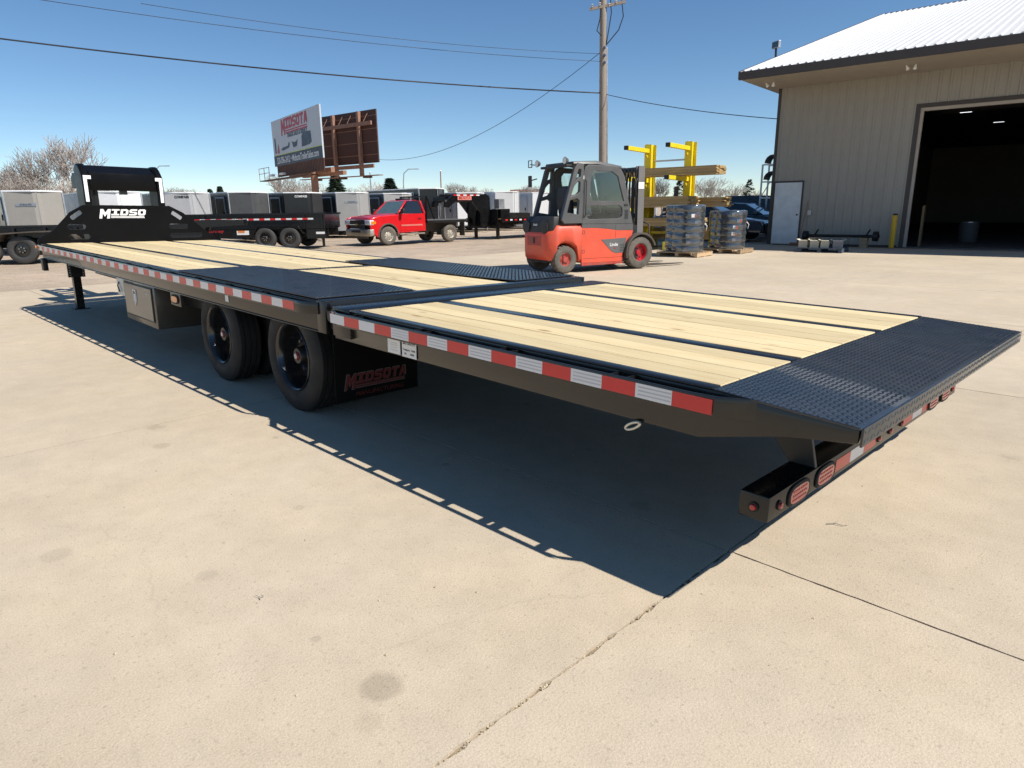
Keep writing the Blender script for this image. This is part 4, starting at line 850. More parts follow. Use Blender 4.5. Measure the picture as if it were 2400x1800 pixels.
# cab: door frames with window openings
door = [(.41, 1.004), (.44, 2.05), (.48, 2.15), (.58, 2.19), (1.22, 2.17), (1.40, 2.11), (1.48, 2.0), (1.76, .984)]
win = [(.60, 1.47), (.62, 2.0), (.68, 2.07), (1.16, 2.06), (1.32, 1.97), (1.50, 1.46)]
low = rrect(.52, 1.46, 1.10, 1.37, .10)
pil = [(-.12, 1.10), (.20, 2.12), (.29, 2.22), (.43, 2.20), (.40, 1.02), (-.05, 1.02)]
pholes = [[(.02, 1.24), (.30, 1.20), (.32, 1.48), (.26, 1.52), (.09, 1.48)], [(.11, 1.56), (.26, 1.60), (.33, 1.66), (.34, 1.84), (.29, 1.86), (.19, 1.76)], [(.22, 1.86), (.29, 1.93), (.345, 1.95), (.355, 2.09), (.30, 2.10)]]
for s in (-1, 1):
    y = s*(HWD-.03)
    dfr = fplate('cab_door', door, [win, low], .045, y, m_char, bevel=.008)
    plate_obj('window', [(x, z) for x, z in win], [], .006, 'Y', m_glass, F, (0, y, 0)); plate_obj('lower_window', low, [], .006, 'Y', m_glass, F, (0, y, 0))
    fplate('rear_pillar', pil, pholes, .09, y, m_char, bevel=.012)
MB().loft([[(.20, y_, z_) for y_, z_ in ((-.55, 2.20), (.55, 2.20), (.52, 2.25), (-.52, 2.25))], [(.8, y_, z_) for y_, z_ in ((-.55, 2.201), (.55, 2.201), (.50, 2.275), (-.50, 2.275))], [(1.46, y_, z_) for y_, z_ in ((-.53, 2.13), (.53, 2.13), (.5, 2.18), (-.5, 2.18))]]).build('roof', m_char, F, bevel=.01, smooth=50)
MB().box(.05, .19, -.50, .50, 2.14, 2.19).build('roof_bar', m_chard, F, bevel=.01)
MB().add([(1.74, -.52, 1.0), (1.74, .52, 1.0), (1.47, .5, 2.08), (1.47, -.5, 2.08), (1.745, -.52, 1.0), (1.745, .52, 1.0), (1.475, .5, 2.08), (1.475, -.5, 2.08)], [(0, 1, 2, 3), (7, 6, 5, 4), (0, 4, 5, 1), (2, 6, 7, 3), (1, 5, 6, 2), (0, 3, 7, 4)]).build('windscreen', m_glass, F)
# panel seams, decals and grab rail on the near side
for (x0, x1, z0, z1) in ((1.28, 1.285, .86, .975), (1.28, 1.285, .70, .845), (.43, 1.50, .285, .290)): MB().box(x0, x1, -HWD-.0025, -HWD-.0002, z0, z1).build('panel_seam', m_ink, F)
for k in range(7): MB().box(1.52, 1.62, -HWD+.0085-.012, -HWD+.0085-.008, 1.10+k*.028, 1.108+k*.028).build('vent_slot', m_ink, F)
MB().box(1.50, 1.60, -HWD-.004, -HWD+.004, 1.36, 1.40).build('door_handle', m_ink, F, bevel=.005)
mb = MB(); mb.tube([(.47, -HWD-.005, 1.15), (.47, -HWD-.03, 1.2), (.48, -HWD-.03, 1.85), (.48, -HWD-.005, 1.9)], .010, 8); mb.build('grab_handle', m_chard, F, smooth=60)
for z in (1.12, 1.62, 2.0): MB().box(.395, .43, -HWD-.008, -HWD+.004, z, z+.06).build('door_hinge', m_chard, F)
MB().box(.405, .435, -HWD-.009, -HWD-.0085, 1.90, 1.97).build('decal', m_label, F)
# seat, wheel, levers
MB().loft([[(.45, -.24, 1.02), (.45, .24, 1.02), (.45, .24, 1.14), (.45, -.24, 1.14)], [(.95, -.25, 1.0), (.95, .25, 1.0), (.95, .25, 1.16), (.95, -.25, 1.16)]]).build('seat', mat('seat_vinyl', (.03, .035, .045), .6), F, bevel=.03, smooth=50)
MB().loft([[(.36, -.23, 1.10), (.46, -.23, 1.10), (.46, .23, 1.10), (.36, .23, 1.10)], [(.30, -.25, 1.45), (.42, -.25, 1.45), (.42, .25, 1.45), (.30, .25, 1.45)], [(.27, -.17, 1.78), (.36, -.17, 1.78), (.36, .17, 1.78), (.27, .17, 1.78)]]).build('seat_back', mat('seat_vinyl', (.03, .035, .045), .6), F, bevel=.03, smooth=50)
rg_ = [(1.32+.04*math.sin(t)*.6, .17*math.cos(t), 1.46+.17*math.sin(t)*.75) for t in [2*math.pi*k/20 for k in range(21)]]
mb = MB(); mb.tube(rg_, .015, 8); mb.build('steering_wheel', m_chard, F, smooth=60); MB().cyl((1.32, 0, 1.46), (1.55, 0, 1.0), .035, n=10).build('steering_column', m_chard, F, smooth=40)
MB().box(1.45, 1.75, -.5, .5, .96, 1.22).build('dashboard', m_chard, F, bevel=.03)
mb = MB(); mb.box(.50, .62, -.42, -.30, 1.15, 1.45); mb.build('armrest', m_fredw, F, bevel=.02)
# mast, carriage and forks
for y in (-.34, .34):
    mb = MB(); mb.box(2.03, 2.20, y-.05, y-.03, .08, 2.20); mb.box(2.03, 2.20, y+.03, y+.05, .08, 2.20); mb.box(2.07, 2.09, y-.0295, y+.0295, .08, 2.20); mb.build('mast_rail', mat('mast_grey', (.16, .15, .145), .5), F)
    MB().cyl((2.0, y*.72, .4), (2.0, y*.72, 1.95), .035, n=14).build('lift_cylinder', m_chard, F, smooth=40)
    MB().box(2.202, 2.204, y-.03, y+.03, 1.55, 1.75).build('decal', m_label, F); MB().box(2.03, 2.19, y-.054, y-.051, 1.72, 1.86).build('decal', m_label, F)
for z in (.35, 1.1, 2.08): MB().box(2.06, 2.16, -.289, .289, z, z+.10).build('mast_cross_member', m_char, F)
for k, y in enumerate((-.16, -.06, .08, .2)):
    mb = MB(); mb.tube([(1.98, y, 1.2), (1.96, y, 1.7), (2.02, y+.02, 2.1), (2.10, y, 2.18), (2.16, y, 1.9), (2.17, y, 1.2)], .016, 8); mb.build('mast_hose', m_rubber, F, smooth=60)
for (y0_, y1_) in ((-.42, .42),): mb = MB(); mb.tube([(1.92, -.44, 1.55), (1.86, -.5, 1.65), (1.86, -.5, 1.85), (1.93, -.46, 1.93)], .018, 8); mb.build('grab_handle', m_chard, F, smooth=60)
for z in (.22, .62): MB().box(2.25, 2.31, -.55, .55, z, z+.09).build('fork_carriage', m_dust, F)
for y in (-.55, .51): MB().box(2.25, 2.31, y, y+.04, .3105, .6195).build('carriage_upright', m_dust, F)
for x in (-.5, .5): mb = MB(); mb.tube([(2.28, x, .71), (2.28, x, .95), (2.28, x*.7, 1.0)], .018, 8); mb.build('load_guard', m_dust, F, smooth=60)
mb = MB(); mb.tube([(2.28, -.35, 1.0), (2.28, .35, 1.0)], .018, 8); mb.build('load_guard', m_dust, F, smooth=60)
for y in (-.36, .36): MB().prism([(2.311, .03), (2.311, .72), (2.355, .72), (2.37, .09), (2.45, .075), (3.45, .05), (3.45, .035)], y-.055, y+.055).build('fork', m_dust, F, bevel=.004)
# wheels
def solid_wheel(R, r, wd, nl, x, y, s, rimcol, dish):
    mb = MB(); n = 48; h = wd/2; pr = [(r, -h*.85), (r+.02, -h), (R-.05, -h*1.0), (R-.02, -h*.9), (R-.018, 0), (R-.02, h*.9), (R-.05, h), (r+.02, h), (r, h*.85)]
    mb.loft([[(a*math.cos(2*math.pi*k/n), b, a*math.sin(2*math.pi*k/n)) for k in range(n)] for a, b in pr+[pr[0]]], caps=False)
    o = mb.build('wheel', m_rubberd, F, loc=(x, y, R), smooth=40)
    me = MB()
    for k in range(nl):
        for q in (-1, 1):
            a = 2*math.pi*(k+.25*q)/nl; c_, s_ = math.cos(a), math.sin(a); da = math.pi/nl*.62
            P = []
            for (rr_, aa, yy) in ((R-.03, -da, q*.012), (R-.03, da, q*.012), (R-.045, da, q*h*1.02), (R-.045, -da, q*h*1.02), (R, -da, q*.012), (R, da, q*.012), (R-.022, da, q*h*.97), (R-.022, -da, q*h*.97)):
                P.append((rr_*math.cos(a+aa), yy, rr_*math.sin(a+aa)))
            me.add(P, [(0, 1, 2, 3), (4, 7, 6, 5), (0, 4, 5, 1), (1, 5, 6, 2), (2, 6, 7, 3), (3, 7, 4, 0)])
    stuff(me.build('tread_lugs', m_rubberd, o))
    e = -1 if y < 0 else 1
    pr = [(r+.012, e*h*.75), (r-.004, e*h*.88), (r-.02, e*h*.6), (r-.03, e*dish), (.06, e*dish), (.055, e*(dish+.035)), (.001, e*(dish+.04))]
    MB().loft([[(max(a, .001)*math.cos(2*math.pi*k/32), b, max(a, .001)*math.sin(2*math.pi*k/32)) for k in range(32)] for a, b in pr], caps=False).build('rim', rimcol, o, smooth=40)
    for k in range(6):
        a = 2*math.pi*k/6; MB().cyl((r*.62*math.cos(a), e*dish, r*.62*math.sin(a)), (r*.62*math.cos(a), e*(dish+.025), r*.62*math.sin(a)), .013, n=6).build('lug_nut', m_dust, o)
    return o
m_wred = mat('wheel_red', (.45, .05, .04), .5, var=.15, dirt=(.2, .15, .1), dirt_amt=.5, dirt_scale=6); m_wredc = mat('wheel_red_clean', (.42, .012, .02), .35)
for s in (-1, 1):
    solid_wheel(.29, .135, .21, 18, 0.0, s*.48, 1, m_wred, .06)
    solid_wheel(.36, .185, .26, 20, 1.95, s*.50, 1, m_wredc, .03)
    out = arc(1.95, .36, .43, 195, 20, 14)+list(reversed(arc(1.95, .36, .39, 195, 20, 14)))
    fplate('front_fender', out, [], .30, s*.52, mat('brown_fender', (.075, .062, .052), .6, var=.2), bevel=.004)
# lamps, mirror, beacon on the rear roof line
for y in (-.52, .56):
    lp = MB().lathe([(.001, .06), (.04, .05), (.075, -.02), (.07, -.03), (.001, -.02)], n=18).build('work_lamp', m_char, F, loc=(.02, y, 2.26), rot=(0, 0, -HP), smooth=40); MB().lathe([(.001, -.031), (.066, -.0305)], n=18).build('lens', m_lwh, lp)
mb = MB(); mb.tube([(-.02, .74, 2.20), (-.02, .88, 2.20), (-.02, .88, 2.34), (-.02, .74, 2.34), (-.02, .74, 2.20)], .012, 8); mb.build('lamp_guard', m_char, F, smooth=60)
MB().bar((.05, .56, 2.22), (-.02, .8, 2.26), .02, .02).build('lamp_bracket', m_char, F)
MB().box(-.10, -.06, .66, .78, 1.78, 2.02).build('mirror', m_chard, F, bevel=.015); mb = MB(); mb.tube([(.0, .56, 1.95), (-.07, .7, 1.92)], .012, 6); mb.build('mirror_arm', m_chard, F)

# ================================================================== RED TRUCK
t0_ = G(912, 574); TKx, TKy = -19.3, 13.55
K = thing('red_pickup_truck', 'red single cab flatbed pickup truck with dusty wheels and chrome front', 'truck', (TKx-.86, TKy, 0), -HP); K.scale = (.93, .93, .885)
# local: +x forward, +y to the driver's side (world +x); front axle at x=0
def kp(name, out, holes, wd, m, y=0, bevel=.03, smooth=50, parent=None): return plate_obj(name, out, holes, wd, 'Y', m, parent or K, (0, y, 0), bevel=bevel, smooth=smooth)
RF = .40
body = [(.86, .62), (.90, 1.02), (.80, 1.18), (.45, 1.26), (-.55, 1.32), (-.62, 1.34), (-1.98, 1.34), (-2.0, .55), (-.60, .50)]+arc(0, .42, .50, 195, -12, 12)
for s in (-1, 1):
    kp('body_side', body, [], .10, m_tred2, s*.92, bevel=.03)
MB().loft([[(x, y, z) for y, z in ((-.875, z0), (-.875, z1-.05), (-.6, z1+.015), (-.4, z1+.03), (.4, z1+.03), (.6, z1+.015), (.875, z1-.05), (.875, z0))] for x, z0, z1 in ((.88, .9, 1.02), (.80, .9, 1.19), (.45, .9, 1.27), (-.6, .9, 1.345))]).build('hood', m_tred2, K, smooth=50)
MB().box(-1.97, -.6, -.87, .87, .52, 1.3).build('cab_floor', m_chard, K); MB().box(-.6, .8, -.7, .7, .55, 1.0).build('engine_bay', m_chard, K)
def gh(x, hw, z): return [(x, -hw, z), (x, hw, z)]
zb_, zt_ = 1.335, 1.90
cab = MB(); cab.add([(-.55, -.93, zb_), (-.55, .93, zb_), (-1.99, .93, zb_), (-1.99, -.93, zb_), (-1.12, -.72, zt_), (-1.12, .72, zt_), (-1.88, .74, zt_), (-1.88, -.74, zt_)], [(4, 5, 6, 7), (2, 3, 7, 6)])
cab.add([(-1.12, -.72, zt_+.0), (-1.12, .72, zt_), (-1.88, .74, zt_), (-1.88, -.74, zt_), (-1.22, -.55, zt_+.05), (-1.22, .55, zt_+.05), (-1.80, .55, zt_+.05), (-1.80, -.55, zt_+.05)], [(4, 5, 6, 7), (0, 1, 5, 4), (1, 2, 6, 5), (2, 3, 7, 6), (3, 0, 4, 7)])
cab.build('cab_roof', m_tred2, K, smooth=40)
for s in (-1, 1):
    for nm, a, b, w_ in (('front_pillar', (-.55, s*.92, zb_), (-1.14, s*.72, zt_), .07), ('rear_pillar', (-1.94, s*.92, zb_-.02), (-1.86, s*.73, zt_), .16)): MB().bar(a, b, .06, w_).build(nm, m_tred2, K, bevel=.015, smooth=50)
    MB().add([(-.72, s*.918, zb_+.01), (-1.86, s*.918, zb_+.01), (-1.80, s*.738, zt_-.015), (-1.20, s*.728, zt_-.015)], [(0, 1, 2, 3)]).build('side_window', m_dglass, K)
    dr_ = plate_obj('door', [(-.62, .60), (-1.86, .60), (-1.86, 1.33), (-.68, 1.33)], [], .012, 'Y', m_tred2, K, (0, s*.975, 0), bevel=.003)
    MB().box(-1.74, -1.58, min(s*.982, s*1.0), max(s*.982, s*1.0), 1.10, 1.14).build('handle', m_chard, dr_, loc=(0, -s*.975, 0)); MB().box(-1.80, -.66, min(s*.982, s*.99), max(s*.982, s*.99), .80, .87).build('side_moulding', mat('silver_red', (.55, .16, .13), .35), dr_, loc=(0, -s*.975, 0))
    fl2 = arc(0, .42, .53, 190, -8, 14)+list(reversed(arc(0, .42, .465, 190, -8, 14))); kp('wheel_flare', fl2, [], .05, m_dust, s*.965, bevel=.008)
    MB().box(-1.9, -.55, min(s*.80, s*1.02), max(s*.80, s*1.02), .42, .48).build('side_step', m_chromed, K, bevel=.01); MB().box(-.66, -.63, min(s*.74, s*1.0), max(s*.74, s*1.0), .18, .56).build('mud_flap', m_dust, K)
    mi = MB().box(-.74, -.62, min(s*1.02, s*1.22), max(s*1.02, s*1.22), 1.36, 1.56).build('mirror', m_chard, K, bevel=.02, smooth=50)
    hl_ = MB().box(.70, .915, min(s*.58, s*.985), max(s*.58, s*.985), .88, 1.10).build('headlamp', mat('lamp_clear', (.62, .66, .70), .12, coat=1), K, bevel=.03, smooth=50); MB().box(.62, .86, min(s*.986, s*.992), max(s*.986, s*.992), .92, 1.04).build('turn_lens', m_lensa, hl_)
MB().add([(-.60, -.88, zb_+.02), (-.60, .88, zb_+.02), (-1.11, .70, zt_-.01), (-1.11, -.70, zt_-.01)], [(0, 1, 2, 3)]).build('windscreen', mat('screen_glass', (.10, .15, .15), .06, coat=1), K)
MB().box(-.75, -.55, -.6, .6, 1.345, 1.36).build('wiper_cowl', m_chard, K)
gr = MB().box(.86, .915, -.56, .56, .70, 1.10).build('grille', m_chard, K, bevel=.01)
for z in (.70, .885, 1.085): MB().box(.9155, .935, -.57, .57, z, z+.035).build('grille_bar', m_chrome, gr, bevel=.006)
mb = MB(); mb.prism([(-.10, -.028), (.10, -.028), (.10, .028), (-.10, .028)], .9355, .945, axis='X'); mb.prism([(-.04, -.055), (.04, -.055), (.04, .055), (-.04, .055)], .9357, .9445, axis='X'); mb.build('grille_emblem', mat('gold', (.55, .38, .10), .3, metal=.7), gr, loc=(0, 0, .905))
bp_ = MB().loft([[(x, y, z) for y, z in ((-hw, z0), (hw, z0), (hw, z1), (-hw, z1))] for x, hw, z0, z1 in ((.72, .99, .42, .72), (.90, .96, .40, .70), (.99, .75, .40, .68))]).build('front_bumper', m_chromed, K, bevel=.03, smooth=50)
MB().box(.9905, 1.0, -.35, .35, .56, .66).build('bumper_slot', m_chard, bp_); MB().box(.9, .96, -.80, .80, .30, .395).build('air_dam', m_dust, bp_)
tkt = wheel_mesh(.40, .215, .26, 40, m_rubberd)
tkr = MB(); n = 32; pr = [(.22, -.12), (.205, -.11), (.19, -.06), (.17, -.075), (.13, -.085), (.07, -.085), (.06, -.11), (.001, -.115)]
tkr.loft([[(a*math.cos(2*math.pi*k/n), b, a*math.sin(2*math.pi*k/n)) for k in range(n)] for a, b in pr], caps=False); tkr = tkr.mesh('rim', mat('dusty_alloy', (.50, .46, .39), .45, metal=.4, var=.2), smooth=40)
tkh = MB()
for k in range(8):
    a = 2*math.pi*k/8+.2; tkh.cyl((.155*math.cos(a), -.0855, .155*math.sin(a)), (.155*math.cos(a), -.079, .155*math.sin(a)), .022, n=8)
tkh = stuff_me = tkh.mesh('rim_holes', m_chard)
for x in (0, -3.4):
    for s in (-1, 1):
        o = link('wheel', tkt, K, (x, s*.86, .40), (0, .3*x, 0 if s < 0 else math.pi)); link('rim', tkr, o); stuff(link('rim_holes', tkh, o))
# flatbed, headache rack
MB().box(-4.35, -2.05, -1.05, 1.05, .90, 1.02).build('flatbed', m_blackm, K, bevel=.01); MB().box(-4.345, -2.05, -1.04, 1.04, 1.0205, 1.05).build('bed_floor', mat('steel_deck', (.11, .105, .10), .5), K)
MB().box(-4.2, -2.0, -.45, .45, .50, .90).build('frame', m_dust, K)
hr = MB().box(-2.10, -2.06, -.95, .95, 1.05, 1.30).build('headache_rack', m_black, K)
for y in (-.93, -.3, .3, .93): MB().box(-2.11, -2.05, y-.03, y+.03, 1.301, 2.06).build('rack_post', m_black, K)
MB().box(-2.12, -2.04, -.97, .97, 2.0605, 2.13).build('rack_rail', m_black, K); plate_obj('rack_mesh', [(-.9, 1.3), (.9, 1.3), (.9, 2.05), (-.9, 2.05)], [[(-.9+.1*i+.012, 1.302), (-.9+.1*i+.088, 1.302), (-.9+.1*i+.088, 2.048), (-.9+.1*i+.012, 2.048)] for i in range(18)], .012, 'X', m_black, K, (-2.085, 0, 0))
MB().bar((-2.12, .95, 2.06), (-2.5, .95, 1.06), .05, .05).build('rack_brace', m_black, K); MB().bar((-2.12, -.95, 2.06), (-2.5, -.95, 1.06), .05, .05).build('rack_brace', m_black, K)
MB().box(-1.65, -1.35, -.35, .35, 1.952, 2.03).build('light_bar', m_chard, K, bevel=.02)
for s in (-1, 1): MB().box(-4.2, -4.17, min(s*.7, s*1.04), max(s*.7, s*1.04), .25, .90).build('mud_flap', m_dust, K)
MB().box(-4.40, -4.355, -1.0, 1.0, .92, 1.0).build('rear_sill', m_dust, K)

# ================================================================== GOOSENECK TRAILER ON THE TRUCK
GX, GY = TKx-.86, TKy
H_ = thing('gooseneck_trailer', 'black gooseneck deck trailer hitched over the red truck bed', 'trailer', (GX, GY, 0), -HP)
for s in (-1, 1):
    nb = [(-3.25, 1.42), (-3.25, 1.62), (-3.75, 1.98), (-5.65, 1.98), (-5.85, 1.88), (-5.9, .55), (-5.35, .55), (-5.35, 1.10), (-4.85, 1.62), (-3.85, 1.66), (-3.45, 1.40)]
    plate_obj('neck_beam', nb, [], .10, 'Y', m_black, H_, (0, s*.45, 0), bevel=.008, smooth=40)
MB().box(-5.88, -5.84, -1.0, 1.0, .60, 1.30).build('riser_plate', m_black, H_); MB().cyl((-3.35, 0, 1.05), (-3.35, 0, 1.60), .06, n=16).build('coupler_tube', m_steel, H_, smooth=40)
for x in (-3.35, -4.1, -4.8, -5.4): MB().box(x-.05, x+.05, -.399, .399, 1.70, 1.86).build('neck_cross_member', m_black, H_)
sg = MB().box(-4.75, -3.95, .5015, .508, 1.72, 1.88).build('sign_plate', mat('pink_sign', (.62, .22, .18), .5), H_); text('lettering', 'MIDSOTA', .15, m_lred, sg, (-4.35, .5095, 1.80), (HP, 0, math.pi), bold=.02)
for k in range(8): MB().box(-3.72-k*.19-.185, -3.72-k*.19, .5015, .506, 1.90, 1.95).build('reflective_tape', m_twhite if k % 2 else m_tred, H_)
for s in (-1, 1):
    MB().box(-6.15, -6.03, s*.75-.06, s*.75+.06, .04, 1.25).build('jack_leg', m_black, H_); MB().box(-6.2, -5.98, s*.75-.12, s*.75+.12, .0, .039).build('jack_foot', m_black, H_)
    MB().box(-14.4, -5.9, s*1.22-.03, s*1.22+.03, .72, .92).build('side_rail', m_black, H_)
MB().box(-14.4, -5.9, -.5, -.35, .48, .8).build('frame_beam', m_black, H_); MB().box(-14.4, -5.9, .35, .5, .48, .8).build('frame_beam', m_black, H_)
for k in range(12): MB().box(-14.4, -5.9, -1.19+k*.2, -.995+k*.2, .86, .90).build('deck_board', m_lumber, H_)
for k in range(28): MB().box(-6.1-k*.3-.15, -6.1-k*.3, 1.2505, 1.256, .80, .86).build('reflective_tape', m_twhite if k % 2 else m_tred, H_)
tool = MB().box(-6.5, -5.95, .55, 1.15, .93, 1.32).build('tool_box', m_black, H_, bevel=.01); MB().box(-6.3, -5.95, .7, 1.0, 1.33, 1.75).build('pump_box', m_galv, H_)
for x in (-11.2, -12.1):
    for s in (-1, 1): o = link('wheel', tyre_m, H_, (x, s*1.05, .385), (0, 0, 0 if s < 0 else math.pi)); link('rim', rim_m, o)
    MB().cyl((x, -1, .385), (x, 1, .385), .05, n=12).build('axle', m_black, H_)
MB().box(-9.9, -9.7, 1.0, 1.2, .45, .6).build('winch', m_galv, H_); MB().box(-8.4, -6.9, 1.0, 1.15, .55, .63).build('ramp_step', m_galv, H_)
mb = thing('steel_ramp', 'dark folded steel ramps lying on the deck of the hitched gooseneck trailer', 'ramp', (GX, GY+7.4, .901), -HP); MB().box(-.8, .8, -.5, .8, 0, .22).build('frame', m_blackm, mb, bevel=.01)
for k in range(5): MB().box(-.7+k*.3, -.62+k*.3, -.45, .75, .221, .24).build('rung', m_dust, mb)

# ================================================================== BLACK DUMP TRAILER
d0 = G(651, 584); DA = math.radians(44)
DT = thing('dump_trailer', 'low black dump trailer with red and white tape and twin wheels', 'trailer', (d0.x-.35, d0.y+.1, 0), DA)
# local +x to picture right (rear), -y side faces the yard
MB().prism([(-3.3, .72), (-3.3, 1.22), (1.95, 1.22), (1.95, .72)], -.02, .02).build('side_wall', m_black, DT, bevel=.006, loc=(0, -.1, 0)); MB().prism([(-3.3, .72), (-3.3, 1.22), (1.95, 1.22), (1.95, .72)], -.02, .02).build('side_wall', m_black, DT, bevel=.006, loc=(0, 1.9, 0))
MB().box(-3.3, -3.26, -.075, 1.875, .72, 1.22).build('front_wall', m_black, DT); MB().box(1.91, 1.95, -.075, 1.875, .72, 1.22).build('tail_gate', m_black, DT); MB().box(-3.25, 1.9, -.075, 1.875, .70, .74).build('box_floor', m_blackm, DT)
MB().box(-3.36, 2.0, -.17, -.125, 1.2205, 1.28).build('top_rail', m_black, DT, bevel=.006); MB().box(-3.36, 2.0, 1.925, 1.97, 1.2205, 1.28).build('top_rail', m_black, DT, bevel=.006)
for x in (-3.2, -2.5, 1.2, 1.85): MB().box(x-.03, x+.03, -.165, -.1205, .72, 1.22).build('side_post', m_black, DT)
for y in (.2, 1.5): MB().box(-3.6, 1.95, y, y+.1, .42, .68).build('frame_beam', m_blackm, DT)
MB().box(-3.3, -.7, -.12, -.06, .40, .70).build('side_skirt', m_black, DT); MB().box(1.25, 1.95, -.12, -.06, .36, .70).build('side_skirt', m_black, DT)
fd_ = [(-.75, .55), (-.55, .86), (.95, .86), (1.18, .55), (1.12, .55), (.92, .82), (-.52, .82), (-.69, .55)]
plate_obj('fender', fd_, [], .30, 'Y', m_black, DT, (0, -.05, 0), bevel=.006); plate_obj('fender', fd_, [], .30, 'Y', m_black, DT, (0, 1.85, 0), bevel=.006)
k = 0; x = -2.85
while x < 1.5: MB().box(x, x+.2, -.1705, -.1655, 1.04, 1.10).build('reflective_tape', m_twhite if k % 2 else m_tred, DT); x += .2; k += 1
text('lettering', 'VERSADUMP', .15, m_lred, DT, (-2.25, -.126, .63), (HP, 0, 0), bold=.01)
for (x, w_, h_, m_) in ((-1.35, .45, .15, m_label), (-2.6, .26, .08, m_label), (1.6, .32, .08, m_label)): MB().box(x, x+w_, -.1275, -.1205, .52, .52+h_).build('decal', m_, DT)
MB().box(-1.3, -1.05, -.134, -.1282, .60, .67).build('decal', mat('orange_decal', (.75, .22, .04), .5), DT)
chr_ = MB()
for k in range(6):
    a = 2*math.pi*k/6; chr_.box(.09*math.cos(a)-.03, .09*math.cos(a)+.03, -.0, .01, .09*math.sin(a)-.03, .09*math.sin(a)+.03)
spk = MB(); n = 24; pr = [(.205, -.10), (.19, -.10), (.18, -.05), (.10, -.055), (.07, -.09), (.001, -.10)]
spk.loft([[(a*math.cos(2*math.pi*k/n), b, a*math.sin(2*math.pi*k/n)) for k in range(n)] for a, b in pr], caps=False); spk = spk.mesh('rim', m_rim, smooth=40)
lug = MB()
for k in range(6):
    a = 2*math.pi*k/6; lug.cyl((.075*math.cos(a), -.06, .075*math.sin(a)), (.075*math.cos(a), -.095, .075*math.sin(a)), .016, n=6)
lug = lug.mesh('lug_nuts', m_chrome)
dtw = wheel_mesh(.385, .205, .22, 40, mat('clean_tyre', (.045, .044, .043), .7, var=.2))
for x in (-.30, .62):
    for s in (-1, 1):
        o = link('wheel', dtw, DT, (x, .9+s*.98, .385), (0, 0, 0 if s < 0 else math.pi)); link('rim', spk, o); stuff(link('lug_nuts', lug, o))
    MB().cyl((x, 0, .385), (x, 1.8, .385), .04, n=12).build('axle', m_blackm, DT)
MB().box(1.78, 1.86, -.05, .03, .05, .5).build('rear_jack', m_blackm, DT); MB().box(-3.61, -3.3, .4, 1.4, .6, 1.0).build('pump_box', m_black, DT)
MB().bar((-3.3, .5, .5), (-4.7, .9, .5), .1, .12).build('tongue', m_blackm, DT); MB().bar((-3.3, 1.3, .5), (-4.7, .9, .5), .1, .12).build('tongue', m_blackm, DT)

# ================================================================== BLACK EQUIPMENT TRAILER AT LEFT
l0 = G(57, 618); LA = math.radians(58)
LT = thing('equipment_trailer', 'black tandem equipment trailer with dusty fender beyond the gooseneck', 'trailer', (l0.x, l0.y, 0), LA)
MB().box(-6.0, 3.6, .18, .26, .70, .98).build('side_beam', m_black, LT, bevel=.006); MB().box(-6.0, 3.6, 2.0, 2.08, .70, .98).build('side_beam', m_black, LT, bevel=.006)
MB().box(-6.0, 3.6, .261, 1.999, .90, .94).build('deck', m_blackm, LT); MB().box(-6.1, 3.7, .10, .16, 1.0, 1.06).build('top_rail', m_blackm, LT, bevel=.005)
for k in range(12): MB().box(-5.8+k*.8, -5.74+k*.8, .10, .16, .72, .999).build('stake', m_blackm, LT)
for y in (.5, 1.7): MB().box(-6.0, 5.0, y, y+.1, .42, .70).build('frame_beam', m_blackm, LT)
fx = [(-.55, .62), (-.42, .86), (.42, .90), (1.35, .90), (1.55, .62), (1.49, .62), (1.32, .86), (.42, .86), (-.38, .82), (-.49, .62)]
plate_obj('fender', fx, [], .34, 'Y', m_dust, LT, (0, .02, 0), bevel=.005)
for x in (-.9, 0.02):
    for s in (-1, 1):
        o = link('wheel', dtw, LT, (x, 1.13+s*1.06, .385), (0, .4, 0 if s < 0 else math.pi)); link('rim', spk, o); stuff(link('lug_nuts', lug, o))
k = 0; x = -4.5
while x < -1.3: MB().box(x, x+.2, .1715, .1795, .80, .86).build('reflective_tape', m_twhite if k % 2 else m_tred, LT); x += .2; k += 1
for x in (1.0, 2.4): MB().box(x, x+.8, .173, .1795, .87, .92).build('light_strip', m_galv, LT)
nk = [(3.6, .55), (3.6, 1.0), (4.3, 1.02), (4.55, 1.12), (5.9, 1.12), (5.9, .95), (4.8, .9), (4.6, .55)]
for y in (.7, 1.5): plate_obj('neck_beam', nk, [], .10, 'Y', m_black, LT, (0, y, 0), bevel=.006)

